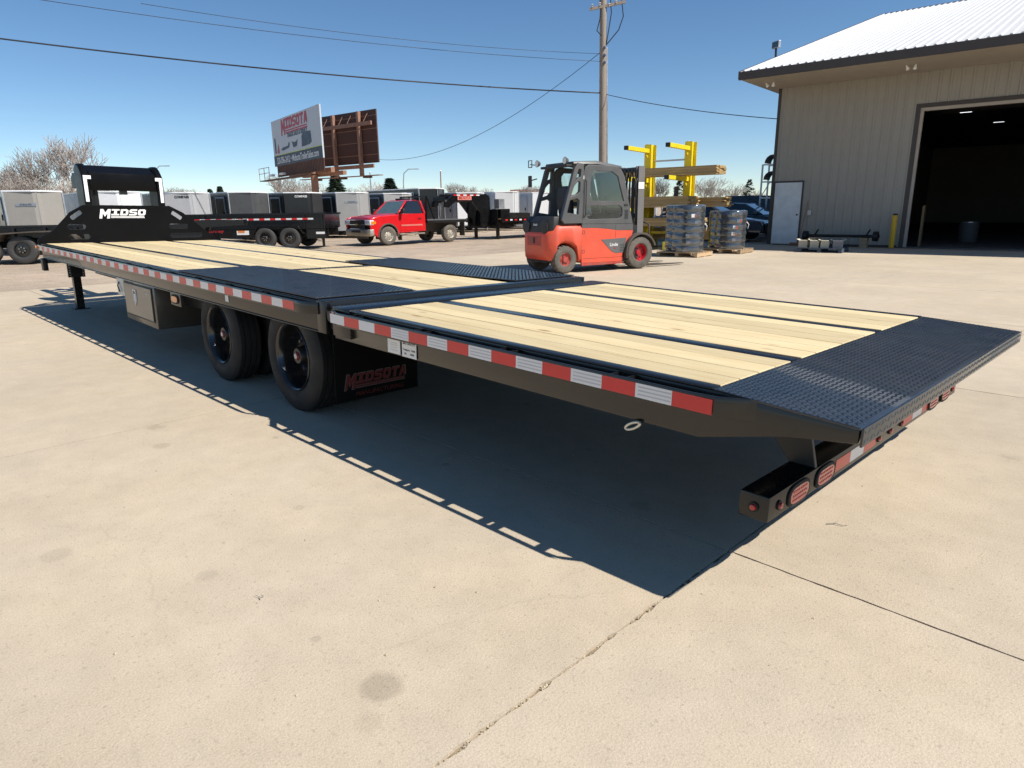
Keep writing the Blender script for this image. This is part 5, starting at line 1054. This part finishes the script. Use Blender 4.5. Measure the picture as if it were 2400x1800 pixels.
# ================================================================== ENCLOSED CARGO TRAILERS
def cargo(label, yl, xc, wd, h, col, col_side, trim=True, dep=.62, L=5.2, door=True, logo=None, group='enclosed cargo trailers in the back row', rz=0.):
    """nose towards +x; yl = y of the side that faces the yard entrance, xc = x of the front corner"""
    o = thing('cargo_trailer', label, 'cargo trailer', (xc, yl, 0), rz, group)
    zb = .42
    pts = [(-L, 0), (0, 0), (dep, wd*.5-.12), (dep+.03, wd*.5), (dep, wd*.5+.12), (0, wd), (-L, wd)]
    MB().prism([(x, y) for x, y in pts[1:4]]+[(0, wd*.5)], zb, h, axis='Z').build('nose_sheet', col, o); MB().prism([(0, wd*.5+.0005), (pts[3][0], pts[3][1]+.0005), pts[4], (0, wd)], zb, h, axis='Z').build('nose_sheet', col, o)
    MB().box(-L, -.001, 0, wd, zb, h).build('body', col_side, o)
    rp_ = [(x+(.03 if x > 0 else -.02), y+(-.03 if y < wd*.5 else .03)) for x, y in pts]
    mb = MB(); mb.prism(rp_, h+.001, h+.06, axis='Z'); mb.build('roof', m_white, o, bevel=.015)
    mb = MB(); mb.prism(rp_, zb-.08, zb-.001, axis='Z'); mb.build('bottom_rail', m_galv if trim else m_black, o, bevel=.01)
    if trim:
        for (x, y) in ((.004, -.003), (.004, wd+.003)): MB().box(x-.04, x+.045, y-.02, y+.02, zb, h).build('corner_trim', m_galv, o)
        q = .5; MB().prism([(dep+.004, wd*.5-.05), (dep+.040, wd*.5), (dep+.004, wd*.5+.05)], zb, h, axis='Z').build('nose_trim', m_galv if trim == 2 else col, o)
    if door:
        d_ = MB().box(-1.35, -.50, -.022, -.001, zb+.06, h-.22).build('side_door', col_side, o, bevel=.004)
        fr = plate_obj('door_frame', [(-1.42, zb+.0), (-.43, zb+.0), (-.43, h-.15), (-1.42, h-.15)], [[(-1.36, zb+.05), (-.49, zb+.05), (-.49, h-.21), (-1.36, h-.21)]], .03, 'Y', m_galv, o, (0, -.014, 0))
        MB().box(-.62, -.56, -.06, -.0225, zb+.75, zb+.95).build('handle', m_blackm, d_)
    for x in (-L*.62, -L*.62+.85):
        for s in (0, 1): w_ = link('wheel', dtw, o, (x, -.12 if s == 0 else wd+.12, .385), (0, 0, 0 if s == 0 else math.pi)); link('rim', spk, w_)
        MB().box(x-.48, x+.48, -.25, -.024, .80, .84).build('fender', m_galv, o)
    mb = MB(); mb.bar((.0, .35, zb-.12), (1.75, wd*.5-.04, zb-.12), .08, .10); mb.build('tongue', m_black, o); mb = MB(); mb.bar((.0, wd-.35, zb-.12), (1.75, wd*.5+.04, zb-.12), .08, .10); mb.build('tongue', m_black, o)
    MB().cyl((1.45, wd*.5, .02), (1.45, wd*.5, .75), .035, n=12).build('tongue_jack', m_galv, o, smooth=40)
    if logo:
        nv = Vector((dep, wd*.5-.12, 0)); L_ = nv.length; a = math.atan2(nv.y, nv.x); c = nv*.72
        if logo[1] == 'plate': MB().box(-.32, .32, -.012, -.004, -.05, .05).build('name_plate', m_galv, o, loc=(c.x, c.y, h-.42), rot=(0, 0, a)); text('lettering', logo[0], .09, m_ink, o, (c.x+.012*math.sin(a), c.y-.014*math.cos(a), h-.42), (HP, 0, a), bold=.02)
        else: text('lettering', logo[0], .13, logo[1], o, (c.x+.01*math.sin(a), c.y-.01*math.cos(a), h-.14), (HP, 0, a), bold=.03)
    return o
def yat(u, X, Z=1.5):     # y of the point on the plane x = X seen in photograph column u
    lo, hi = -10., 60.
    for _ in range(60):
        m_ = (lo+hi)/2; q = Vector((X, m_, Z))-CAM; uu = 1200+FPX*q.dot(r2)/q.dot(fw)
        if uu < u: lo = m_
        else: hi = m_
    return lo
def hat(v, u, X, y):      # height seen at row v above the point (X, y)
    lo, hi = 0., 12.
    for _ in range(50):
        m_ = (lo+hi)/2; q = Vector((X, y, m_))-CAM; vv = 900-FPX*q.dot(u2)/q.dot(fw)
        if vv > v: lo = m_
        else: hi = m_
    return lo
c_tan = mat('sheet_champagne', (.33, .31, .28), .35, var=.05); c_lg = mat('sheet_light_grey', (.42, .42, .43), .35, var=.05); c_char = mat('sheet_charcoal', (.075, .076, .078), .28, var=.1); c_blk = mat('sheet_black', (.016, .016, .017), .22, var=.1)
c_silver = mat('sheet_silver', (.33, .325, .32), .32, var=.06); c_pew = mat('sheet_pewter', (.42, .41, .40), .35, var=.05); c_white = m_white; c_wshade = mat('sheet_white_shaded', (.52, .55, .58), .4, var=.04)  # last one is white dulled for the sides turned from the sun
# (label, corner u, right u, x plane, roof row, colour, side colour mostly darkened for shade, trim, logo)
rows = [
 ('champagne grey cargo trailer next to the leafless trees', 13, 152, -25.5, 447, c_tan, c_char, 1, ('STEALTH', 'plate')),
 ('bright white cargo trailer seen through the gooseneck hoop', 215, 335, -27.0, 449, c_white, c_wshade, 1, None),
 ('light grey cargo trailer between the gooseneck and the charcoal one', 386, 494, -27.0, 451, c_lg, c_char, 1, ('COMPASS', m_ink)),
 ('charcoal cargo trailer behind the front of the dump trailer', 538, 630, -27.0, 450, c_char, c_blk, 1, None),
 ('glossy black cargo trailer behind the rear of the dump trailer', 668, 757, -27.3, 451, c_blk, c_blk, 0, ('COMPASS', m_lwh)),
 ('silver cargo trailer standing just ahead of the red truck', 789, 865, -27.6, 451, c_silver, c_blk, 2, ('STEALTH', 'plate')),
 ('pewter cargo trailer behind the red truck windscreen', 901, 965, -27.9, 453, c_pew, c_char, 2, ('STEALTH', 'plate')),
 ('tall black cargo trailer with bright corner trim behind the truck cab', 983, 1041, -28.0, 441, c_blk, c_blk, 2, None),
 ('white cargo trailer with grey side door behind the hitched gooseneck', 1071, 1135, -28.2, 451, c_white, c_wshade, 1, None),
 ('white cargo trailer with pale grey nose and bright trim beside the hitched gooseneck deck', 1160, 1216, -28.2, 449, mat('sheet_pale', (.60, .61, .62), .35, var=.04), c_wshade, 2, None),
 ('white cargo trailer with grey door just behind the forklift tail', 1247, 1310, -28.4, 451, c_white, c_wshade, 1, None)]
for (lb, ua, ub, X, v, c_, cs, tr_, lg) in rows:
    y0 = yat(ua, X); y1 = yat(ub, X); h = hat(v, ua, X, y0); cargo(lb, y0, X, y1-y0, h-.05, c_, cs, tr_, dep=.5*(y1-y0)*.62, logo=lg)
# far white trailers beyond the lumber rack
for (lb, ua, ub, X, v) in [('far white cargo trailer glimpsed through the forklift cab', 1330, 1372, -36, 455), ('far white cargo trailer behind the mast of the forklift', 1425, 1470, -37, 456), ('far white cargo trailer roof left of the first rack upright', 1490, 1525, -38, 456), ('far white cargo trailer between the rack uprights', 1550, 1600, -38, 456), ('far white cargo trailer just past the second rack upright', 1625, 1675, -38, 457), ('far white cargo trailer at the end of the lumber', 1682, 1702, -38, 457), ('far white cargo trailer above the blue sedan', 1722, 1745, -38, 457), ('far white cargo trailer next to the shop corner', 1757, 1785, -38, 458)]:
    y0 = yat(ua, X); y1 = yat(ub, X); cargo(lb, y0, X, min(y1-y0, 2.6), hat(v, ua, X, y0)-.05, c_white, c_wshade, 1, dep=.5, L=4.5, group='far white cargo trailers')

# ================================================================== PARKED CARS
def car(name, label, cat, loc, rz, m, prof, roof, wb, hw=.88):
    o = thing(name, label, cat, loc, rz); xf, xr = wb
    out = prof[0]+arc(xr, .33, .38, 0, 180, 8)[0:0]
    full = prof[0]
    for s in (-1, 1): plate_obj('body_side', full, [], .12, 'Y', m, o, (0, s*(hw-.06), 0), bevel=.03, smooth=50)
    top = prof[1]
    MB().loft([[(x, y, z+(.0 if abs(y) < hw*.7 else -.03)) for y in (-hw+.1, -hw*.6, hw*.6, hw-.1)]+[(x, y, .35) for y in (hw-.1, -hw+.1)] for x, z in top]).build('bonnet_and_boot', m, o, smooth=50)
    (ax_, az), (bx, bz), (cx, cz), (dx, dz) = roof
    MB().loft([[(x, y, z) for y, z in ((-w_, z0), (w_, z0), (w_*.97, z1), (-w_*.97, z1))] for x, w_, z0, z1 in ((bx, hw*.72, bz-.04, bz), ((bx+cx)/2, hw*.74, bz-.0, bz+.035), (cx, hw*.72, cz-.04, cz))]).build('roof', m, o, bevel=.02, smooth=60)
    for nm, p_, q_, w0, w1 in (('windscreen', (ax_, az), (bx, bz-.02), hw*.86, hw*.70), ('rear_window', (dx, dz), (cx, cz-.02), hw*.84, hw*.70)):
        MB().add([(p_[0], -w0, p_[1]), (p_[0], w0, p_[1]), (q_[0], w1, q_[1]), (q_[0], -w1, q_[1])], [(0, 1, 2, 3)]).build(nm, m_dglass, o)
    for s in (-1, 1):
        MB().add([(ax_-.10, s*hw*.93, az+.0), (dx+.1, s*hw*.93, dz), (cx, s*hw*.72, cz-.02), (bx, s*hw*.72, bz-.02)], [(0, 1, 2, 3)]).build('side_window', m_dglass, o)
        for p_, q_ in (((ax_-.02, az), (bx, bz-.02)), ((dx+.02, dz), (cx, cz-.02)), (((ax_+dx)/2-.1, az), ((bx+cx)/2, bz-.02))): MB().bar((p_[0], s*hw*.925, p_[1]), (q_[0], s*hw*.73, q_[1]), .05, .06).build('pillar', m, o)
        MB().box(top[0][0]-.25, top[0][0]+.01, min(s*hw*.55, s*hw*.96), max(s*hw*.55, s*hw*.96), .60, .76).build('headlamp', mat('lamp_clear', (.62, .66, .70), .12, coat=1), o, bevel=.03, smooth=50)
        for x in (xf, xr): w_ = link('wheel', dtw, o, (x, s*(hw-.13), .33), (0, 0, 0 if s < 0 else math.pi)); w_.scale = (.86, .9, .86); link('rim', spk, w_)
    MB().box(top[0][0]+.005, top[0][0]+.03, -hw*.5, hw*.5, .34, .60).build('grille', m_chard, o, bevel=.01); MB().box(xr-.3, xf+.3, -hw+.15, hw-.15, .2, .4).build('underbody', m_chard, o)
    MB().box(ax_-.35, ax_-.2, hw*.98, hw*1.16, az+.0, az+.14).build('mirror', m, o, bevel=.02); MB().box(ax_-.35, ax_-.2, -hw*1.16, -hw*.98, az+.0, az+.14).build('mirror', m, o, bevel=.02)
    return o
m_cblue = mat('blue_car_paint', (.022, .045, .085), .18, coat=1); m_cgrey = mat('grey_car_paint', (.10, .13, .16), .2, coat=1); m_csuv = mat('black_car_paint', (.012, .013, .016), .18, coat=1)
sed = ([(2.25, .30), (2.32, .55), (2.2, .74), (1.0, .92), (-1.9, .95), (-2.3, .85), (-2.35, .30), (-1.78, .28)]+arc(-1.40, .33, .38, 180, 0, 8)+arc(1.40, .33, .38, 180, 0, 8), [(2.25, .66), (2.15, .74), (1.5, .87), (.95, .93), (-1.6, .96), (-2.2, .92), (-2.3, .8)])
sroof = ((.95, .95), (.15, 1.40), (-1.0, 1.40), (-1.85, .97))
suv = ([(2.3, .35), (2.36, .75), (2.25, .98), (1.1, 1.10), (-2.3, 1.10), (-2.38, .9), (-2.35, .35), (-1.80, .33)]+arc(-1.40, .36, .40, 180, 0, 8)+arc(1.42, .36, .40, 180, 0, 8), [(2.3, .85), (2.2, 1.0), (1.6, 1.08), (1.05, 1.12), (-2.25, 1.12), (-2.33, .95)])
uroof = ((1.0, 1.12), (.35, 1.74), (-1.85, 1.76), (-2.22, 1.14))
q = onwall(-3.15, 2.2); car('blue_sedan', 'dark blue sedan parked beside the shop corner', 'car', (q.x, q.y, 0), BA+.06, m_cblue, sed, sroof, (1.40, -1.40))
q = onwall(-2.75, 5.0); car('grey_sedan', 'grey sedan with pale roof parked behind the blue one', 'car', (q.x, q.y, 0), BA+.02, m_cgrey, sed, sroof, (1.40, -1.40))
q = onwall(-2.9, 8.2); car('black_sport_utility', 'black sport utility vehicle parked behind the grey sedan', 'car', (q.x, q.y, 0), BA, m_csuv, suv, uroof, (1.42, -1.40))

# ================================================================== BILLBOARD
BL = D(640, 340, 58.2); BRt = D(753, 315, 48.7)
zb0, zt0 = 5.15, 8.85
bv = Vector((BRt.x-BL.x, BRt.y-BL.y, 0)); Lb = bv.length; ba = math.atan2(bv.y, bv.x)
BB = thing('billboard', 'brown steel v shaped billboard advertising trailer sales on a single post', 'billboard', (BL.x, BL.y, 0), ba)
# local x along the advert, -y is the printed side
MB().box(0, Lb, 0, .12, zb0, zt0).build('advert_panel', mat('vinyl_grey', (.50, .54, .58), .5, var=.08, scale=.3), BB)
MB().box(.0, Lb, -.012, -.002, zb0, zb0+.85).build('advert_band', mat('vinyl_navy', (.02, .035, .06), .5), BB); MB().box(.0, Lb, -.014, -.002, zb0+.852, zb0+.90).build('advert_line', mat('vinyl_lime', (.55, .62, .05), .5), BB)
m_bred = mat('print_red', (.42, .03, .05), .5); m_bwh = mat('print_white', (.75, .77, .78), .5); m_bnavy = mat('print_navy', (.03, .05, .09), .5)
text('lettering', '320-356-2412 \u2022 MidsotaTrailerSales.com', .72, m_bwh, BB, (Lb*.5, -.016, zb0+.40), (HP, 0, 0), bold=.015, sx=Lb/13.6)
text('lettering', 'TRAILER SALES & SERVICE', .46, m_bnavy, BB, (Lb*.55, -.016, zb0+2.22), (HP, 0, 0), bold=.02, sx=.95)
logo_obj(BB, block_logo('MIDSOTA', 6.6, 1.25, .12), m_bred, (Lb*.5, -.016, zb0+2.95), (HP, 0, 0))
# pictured trailers on the advert: simple printed silhouettes
def prt(name, poly, m, x, z): plate_obj(name, poly, [], .004, 'Y', m, BB, (x, -.016, zb0+z))
prt('printed_machine', [(0, 0), (.35, 0), (.35, 1.1), (.22, 1.3), (.05, 1.2)], m_bnavy, .5, 1.05); prt('printed_machine', [(.5, 0), (1.1, -.05), (.95, .75), (.8, .5)], m_bred, .6, 1.05)
prt('printed_trailer', [(0, 0), (.5, .15), (1.9, .2), (2.2, .45), (2.4, .4), (2.3, .1), (1.9, 0), (.6, -.1)], m_bnavy, 2.2, 1.25); prt('printed_trailer', [(0, .5), (.3, 0), (1.2, .05), (1.5, .55), (1.1, .4), (.5, .4)], m_bnavy, 5.2, 1.2); prt('printed_trailer', [(0, 0), (.1, .8), (.5, 1.05), (2.2, 1.0), (2.3, .2), (1.8, .05)], m_bnavy, 7.6, 1.1)
# apron, catwalk, back panel
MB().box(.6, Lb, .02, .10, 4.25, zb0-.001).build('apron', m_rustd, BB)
for k in range(34): MB().box(.62+k*(Lb-.7)/34, .66+k*(Lb-.7)/34, -.01, .0195, 4.25, zb0-.002).build('apron_rib', m_rust, BB)
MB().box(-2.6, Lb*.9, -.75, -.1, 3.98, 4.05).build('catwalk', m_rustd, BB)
mb = MB(); 
for z in (4.6, 5.05): MB().box(-2.6, .6, -.74, -.70, z, z+.04).build('catwalk_rail', m_rust, BB)
for x in (-2.6, -1.0, .5): MB().box(x-.02, x+.02, -.74, -.70, 4.051, 5.04).build('catwalk_post', m_rust, BB)
for x in (1.2, 4.2): MB().box(x, x+.9, -1.0, -.7, 4.25, 4.42).build('panel_lamp', m_white, BB, bevel=.04)
E_ = D(884, 320, 51.4); St = Vector((BL.x, BL.y, 0))+Vector((fw.x, fw.y, 0)).normalized()*1.5
ev = Vector((E_.x-St.x, E_.y-St.y, 0)); Le = ev.length; ea = math.atan2(ev.y, ev.x)-ba
so = Matrix.Rotation(-ba, 4, 'Z') @ (St-Vector((BL.x, BL.y, 0)))
def bp2(name, x0, x1, y0, y1, z0, z1, m): return MB().box(x0, x1, y0, y1, z0, z1).build(name, m, BB, loc=(so.x, so.y, 0), rot=(0, 0, ea))
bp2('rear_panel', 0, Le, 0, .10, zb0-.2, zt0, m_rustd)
for k in range(4): bp2('panel_seam', 0, Le, -.02, -.001, zb0+.4+k*.95, zb0+.44+k*.95, m_rust)
for x in (Le*.40, Le*.62, Le*.86): bp2('rear_post', x-.13, x+.13, -.32, -.06, 3.95, zt0-.05, m_rust)
for z in (4.55, 7.7): bp2('rear_beam', Le*.2, Le*.99, -.45, -.33, z, z+.28, m_rust)
for x in (.45, .55, .70, .78, .93):
    MB().bar((Le*x, -.05, 8.6), (Le*x-.25, -.30, 7.98), .05, .05).build('strut', m_rust, BB, loc=(so.x, so.y, 0), rot=(0, 0, ea))
bp2('rear_catwalk', Le*.3, Le+1.0, -.9, -.47, 3.92, 3.98, m_rust)
for x in (.5, .75, .98): bp2('outrigger', Le*x-.6, Le*x, -.95, -.5, 3.78, 3.9195, m_rustd)
pq = D(738, 430, 53.5); pl_ = Matrix.Rotation(-ba, 4, 'Z') @ (Vector((pq.x, pq.y, 0))-Vector((BL.x, BL.y, 0)))
MB().cyl((pl_.x, pl_.y, 0), (pl_.x, pl_.y, 4.6), .30, .28, n=20).build('post', m_rust, BB, smooth=40)
MB().bar((so.x+1, so.y+.5, 4.35), (Lb*.95, .9, 4.35), .3, .35).build('torsion_beam', m_rust, BB); MB().bar((pl_.x-2.5, pl_.y, 4.15), (pl_.x+4, pl_.y+1, 4.15), .3, .3).build('torsion_beam', m_rust, BB)

# ================================================================== TREES AND LIGHT POLES
def bare_tree(seed, H=10., spread=.42, lean=0.):
    rr = random.Random(seed); tk = MB(); cr = MB()
    def seg(mb, a, b, ra, rb, n):
        d = (b-a).normalized(); x = d.orthogonal().normalized(); y = d.cross(x)
        mb.add([a+(x*math.cos(2*math.pi*k/n)+y*math.sin(2*math.pi*k/n))*ra for k in range(n)]+[b+(x*math.cos(2*math.pi*k/n)+y*math.sin(2*math.pi*k/n))*rb for k in range(n)], [(k, (k+1) % n, n+(k+1) % n, n+k) for k in range(n)])
    def grow(p_, d, L, r, lv):
        q = p_; ns = 3 if lv < 3 else 2; mb = tk if lv < 2 else cr
        for i in range(ns):
            d = (d+Vector((rr.gauss(0, .10), rr.gauss(0, .10), (.14 if lv else .03)+rr.gauss(0, .05)))).normalized(); e = q+d*L/ns; r_ = r*(1-.16)
            seg(mb, q, e, max(r, .021), max(r_, .017), 6 if lv < 2 else 3); 
            if lv >= 1 and lv < 5 and i < ns-1:
                a = rr.uniform(0, 6.28); o_ = d.orthogonal().normalized(); o_ = o_*math.cos(a)+d.cross(o_)*math.sin(a)
                grow(e, (d*.9+o_*rr.uniform(.4, .75)).normalized(), L*rr.uniform(.5, .7), r_*.5, lv+1)
            q = e; r = r_
        if lv < 5:
            for k in range(3 if lv < 4 else 2):
                a = k*2.1+rr.uniform(-.5, .5); o_ = d.orthogonal().normalized(); o_ = o_*math.cos(a)+d.cross(o_)*math.sin(a)
                grow(q, (d+o_*rr.uniform(.5, 1.)*spread*1.6).normalized(), L*rr.uniform(.62, .82), r*.62, lv+1)
    grow(Vector((0, 0, -.05)), Vector((lean, 0, 1)), H*.22, H*.022, 0)
    return tk.mesh('trunk', m_bark), cr.mesh('crown', m_twig)
def conifer(seed, H=9., Rb=3.4, sparse=False):
    rr = random.Random(seed); tk = MB().cyl((0, 0, -.05), (0, 0, H*.98), H*.018, .01, n=8); cr = MB(); n = int(H*(20 if sparse else 60))
    for i in range(n):
        t = (i/n)**.85; z = H*(.06+.94*t); R = Rb*(1-t)**.85*(rr.uniform(.75, 1.12))+.08; a = rr.uniform(0, 6.28)
        tip = Vector((math.cos(a)*R, math.sin(a)*R, z-R*.25+(.35*R if sparse else 0))); base = Vector((0, 0, z)); d = tip-base; s_ = Vector((-math.sin(a), math.cos(a), 0))
        for k in range(14 if not sparse else 16):
            f_ = rr.uniform(.25, 1); c = base+d*f_+Vector((rr.gauss(0, .04), rr.gauss(0, .04), rr.gauss(0, .05))); w_ = (.62 if not sparse else .42)*(1.2-f_*.5)*rr.uniform(.6, 1.2)*(H/9); sd = s_*(1 if k % 2 else -1)
            e = c+sd*w_+d.normalized()*w_*.7+Vector((0, 0, rr.uniform(-.18, .06))); g_ = c+d.normalized()*w_*.5
            cr.add([c, e, g_+Vector((0, 0, rr.uniform(-.12, .12)))], [(0, 1, 2)])
    return tk.mesh('trunk', m_bark), cr.mesh('crown', m_needle)
V = [bare_tree(s, 10., sp) for s, sp in ((1, .42), (5, .55), (9, .48), (14, .62))]
CV = [conifer(2), conifer(6), conifer(8, sparse=True)]
def tree(u, v, depth, kind, var, label, rz=0, wf=1., group=None):
    b_ = D(u, 495, depth); top = D(u, v, depth); h = top.z
    t_ = thing('bare_tree' if kind == 0 else 'conifer_tree', label, 'tree', (b_.x, b_.y, -.02), rz, group); tm_, cm_ = (V if kind == 0 else CV)[var]
    hh_ = max(p_.co.z for p_ in cm_.vertices); s_ = h/hh_; t_.scale = (s_*wf, s_*wf, s_)
    link('trunk', tm_, t_); link('crown', cm_, t_); return t_
for a in [(188, 312, 74, 0, 0, 'tallest bare tree rising above the gooseneck', 1, .95), (128, 348, 72, 0, 1, 'slender bare tree left of the tallest one', 2, .8), (92, 372, 70, 0, 2, 'bare tree above the champagne cargo trailer', 3, .9), (38, 384, 71, 0, 3, 'wide bare tree over the end of the champagne trailer', 4, 1.1), (-8, 392, 73, 0, 1, 'bare tree standing past the end of the champagne trailer', 5, 1.),
          (70, 408, 66, 0, 3, 'low bushy bare tree behind the champagne trailer roof', 2.4, 1.6), (152, 412, 66, 0, 2, 'low bushy bare tree at the foot of the tallest one', .4, 1.6), (18, 412, 66, 0, 0, 'low bushy bare tree near the end of the champagne trailer', 1.4, 1.7), (245, 398, 90, 0, 2, 'thin bare tree top behind the gooseneck hoop', .3, .9),
          (425, 436, 130, 0, 3, 'small far bare tree above the light grey trailer', 1, 1.3), (452, 440, 140, 0, 1, 'small far bare tree right above the light grey trailer corner', 2, 1.2), (656, 408, 88, 0, 1, 'spreading bare tree below the advert panel', 3, 1.15), (706, 418, 95, 0, 3, 'bare tree left of the billboard post', 4, 1.2), (762, 434, 120, 0, 0, 'small bare tree right of the billboard post', 5, 1.3),
          (834, 438, 130, 0, 2, 'small far bare tree between the two dark conifers', 1, 1.3), (888, 424, 110, 0, 3, 'bare tree touching the dark conifer above the truck', 2, 1.3), (1058, 428, 110, 0, 1, 'bare tree behind the tall black cargo trailer', 3, 1.1), (1098, 434, 115, 0, 0, 'bare tree above the white trailer with the grey door', 4, 1.3), (975, 438, 135, 0, 3, 'tiny far bare tree near the curved street lamp', .6, 1.4), (1150, 440, 140, 0, 2, 'tiny far bare tree above the pale nosed trailer', 2.6, 1.4), (1222, 434, 120, 0, 2, 'bare tree behind the forklift tail', 5, 1.2), (1265, 432, 120, 0, 1, 'bare tree left of the forklift cab', 1, 1.2),
          (1462, 428, 95, 0, 0, 'bare tree behind the forklift mast', 4, 1.2), (1508, 424, 92, 0, 1, 'bare tree left of the first rack upright', 2, 1.2), (1552, 414, 92, 0, 2, 'bare tree between the rack uprights', 3, 1.15), (1652, 412, 92, 0, 3, 'bushy bare tree right of the second rack upright', 4, 1.25), (1690, 438, 110, 0, 1, 'low bare tree at the end of the high lumber', 1, 1.4), (1722, 430, 105, 0, 0, 'bare tree left of the sparse conifer', 5, 1.3), (1775, 444, 120, 0, 2, 'low bare tree next to the shop corner', 2, 1.5)]:
    tree(*a, group='bare trees along the far edge of the yard')
for a in [(521, 436, 120, 1, 1, 'small far conifer above the charcoal trailer', 1, 1.), (498, 442, 125, 1, 0, 'smallest far conifer above the charcoal trailer', 2, 1.), (792, 409, 85, 1, 0, 'dark full conifer right of the billboard post', 2, 1.35), (917, 417, 85, 1, 1, 'dark full conifer above the red truck', 0, 1.35), (1308, 424, 90, 1, 1, 'dark conifer seen through the forklift cab', 1, 1.2), (1591, 418, 90, 1, 2, 'brownish sparse conifer beside the second rack upright', 1, 1.1), (1752, 420, 92, 1, 2, 'sparse conifer left of the shop corner', 3, 1.)]:
    tree(*a, group='conifers along the far edge of the yard')
def lamp_pole(u, v, depth, curved, lb, m):
    b_ = D(u, 495, depth); h = D(u, v, depth).z; o = thing('street_lamp' if curved else 'light_pole', lb, 'street lamp' if curved else 'pole', (b_.x, b_.y, 0))
    if curved:
        pv = pvr; mb = MB(); mb.tube([(0, 0, 0), (0, 0, h*.75), pv*.15+Vector((0, 0, h*.92)), pv*.8+Vector((0, 0, h)), pv*1.7+Vector((0, 0, h*1.0))], .085, 8, .05); mb.build('pole', m, o, smooth=60)
        MB().box(-.35, .35, -.12, .12, -.06, .06).build('lamp_head', m_galv, o, loc=tuple(pv*1.9+Vector((0, 0, h))), rot=(0, 0, math.atan2(pv.y, pv.x)), bevel=.02)
    else: MB().cyl((0, 0, 0), (0, 0, h), .10, .08, n=10).build('pole', m, o, smooth=60); MB().lathe([(.001, .10), (.06, .09), (.12, .0), (.001, -.01)], n=10, axis='Z').build('cap', m_galv, o, loc=(0, 0, h))
lamp_pole(375, 391, 95, True, 'curved street lamp behind the gooseneck', m_galv); lamp_pole(949, 398, 95, True, 'curved street lamp above the pewter trailer', m_galv)
lamp_pole(873, 405, 95, False, 'thin grey pole right of the billboard', m_galv); lamp_pole(1036, 402, 95, False, 'rusty brown pole above the tall black trailer', m_rust)
# brown house roof glimpsed left of the forklift
hq = D(1236, 480, 170); hs = thing('brown_house', 'brown roofed house far behind the white cargo trailers', 'house', (hq.x, hq.y, 0), .6)
MB().box(-4, 4, -3, 3, 0, 3.6).build('wall', mat('house_wall', (.45, .40, .35), .8), hs); MB().prism([(-3.6, 3.601), (3.6, 3.601), (0, 5.9)], -4.4, 4.4, axis='X').build('roof', mat('house_roof', (.22, .10, .06), .8), hs)
for x in (-2, 2): w_ = MB().box(x-.6, x+.6, -3.03, -3.001, 1.2, 2.6).build('window', m_dglass, hs)
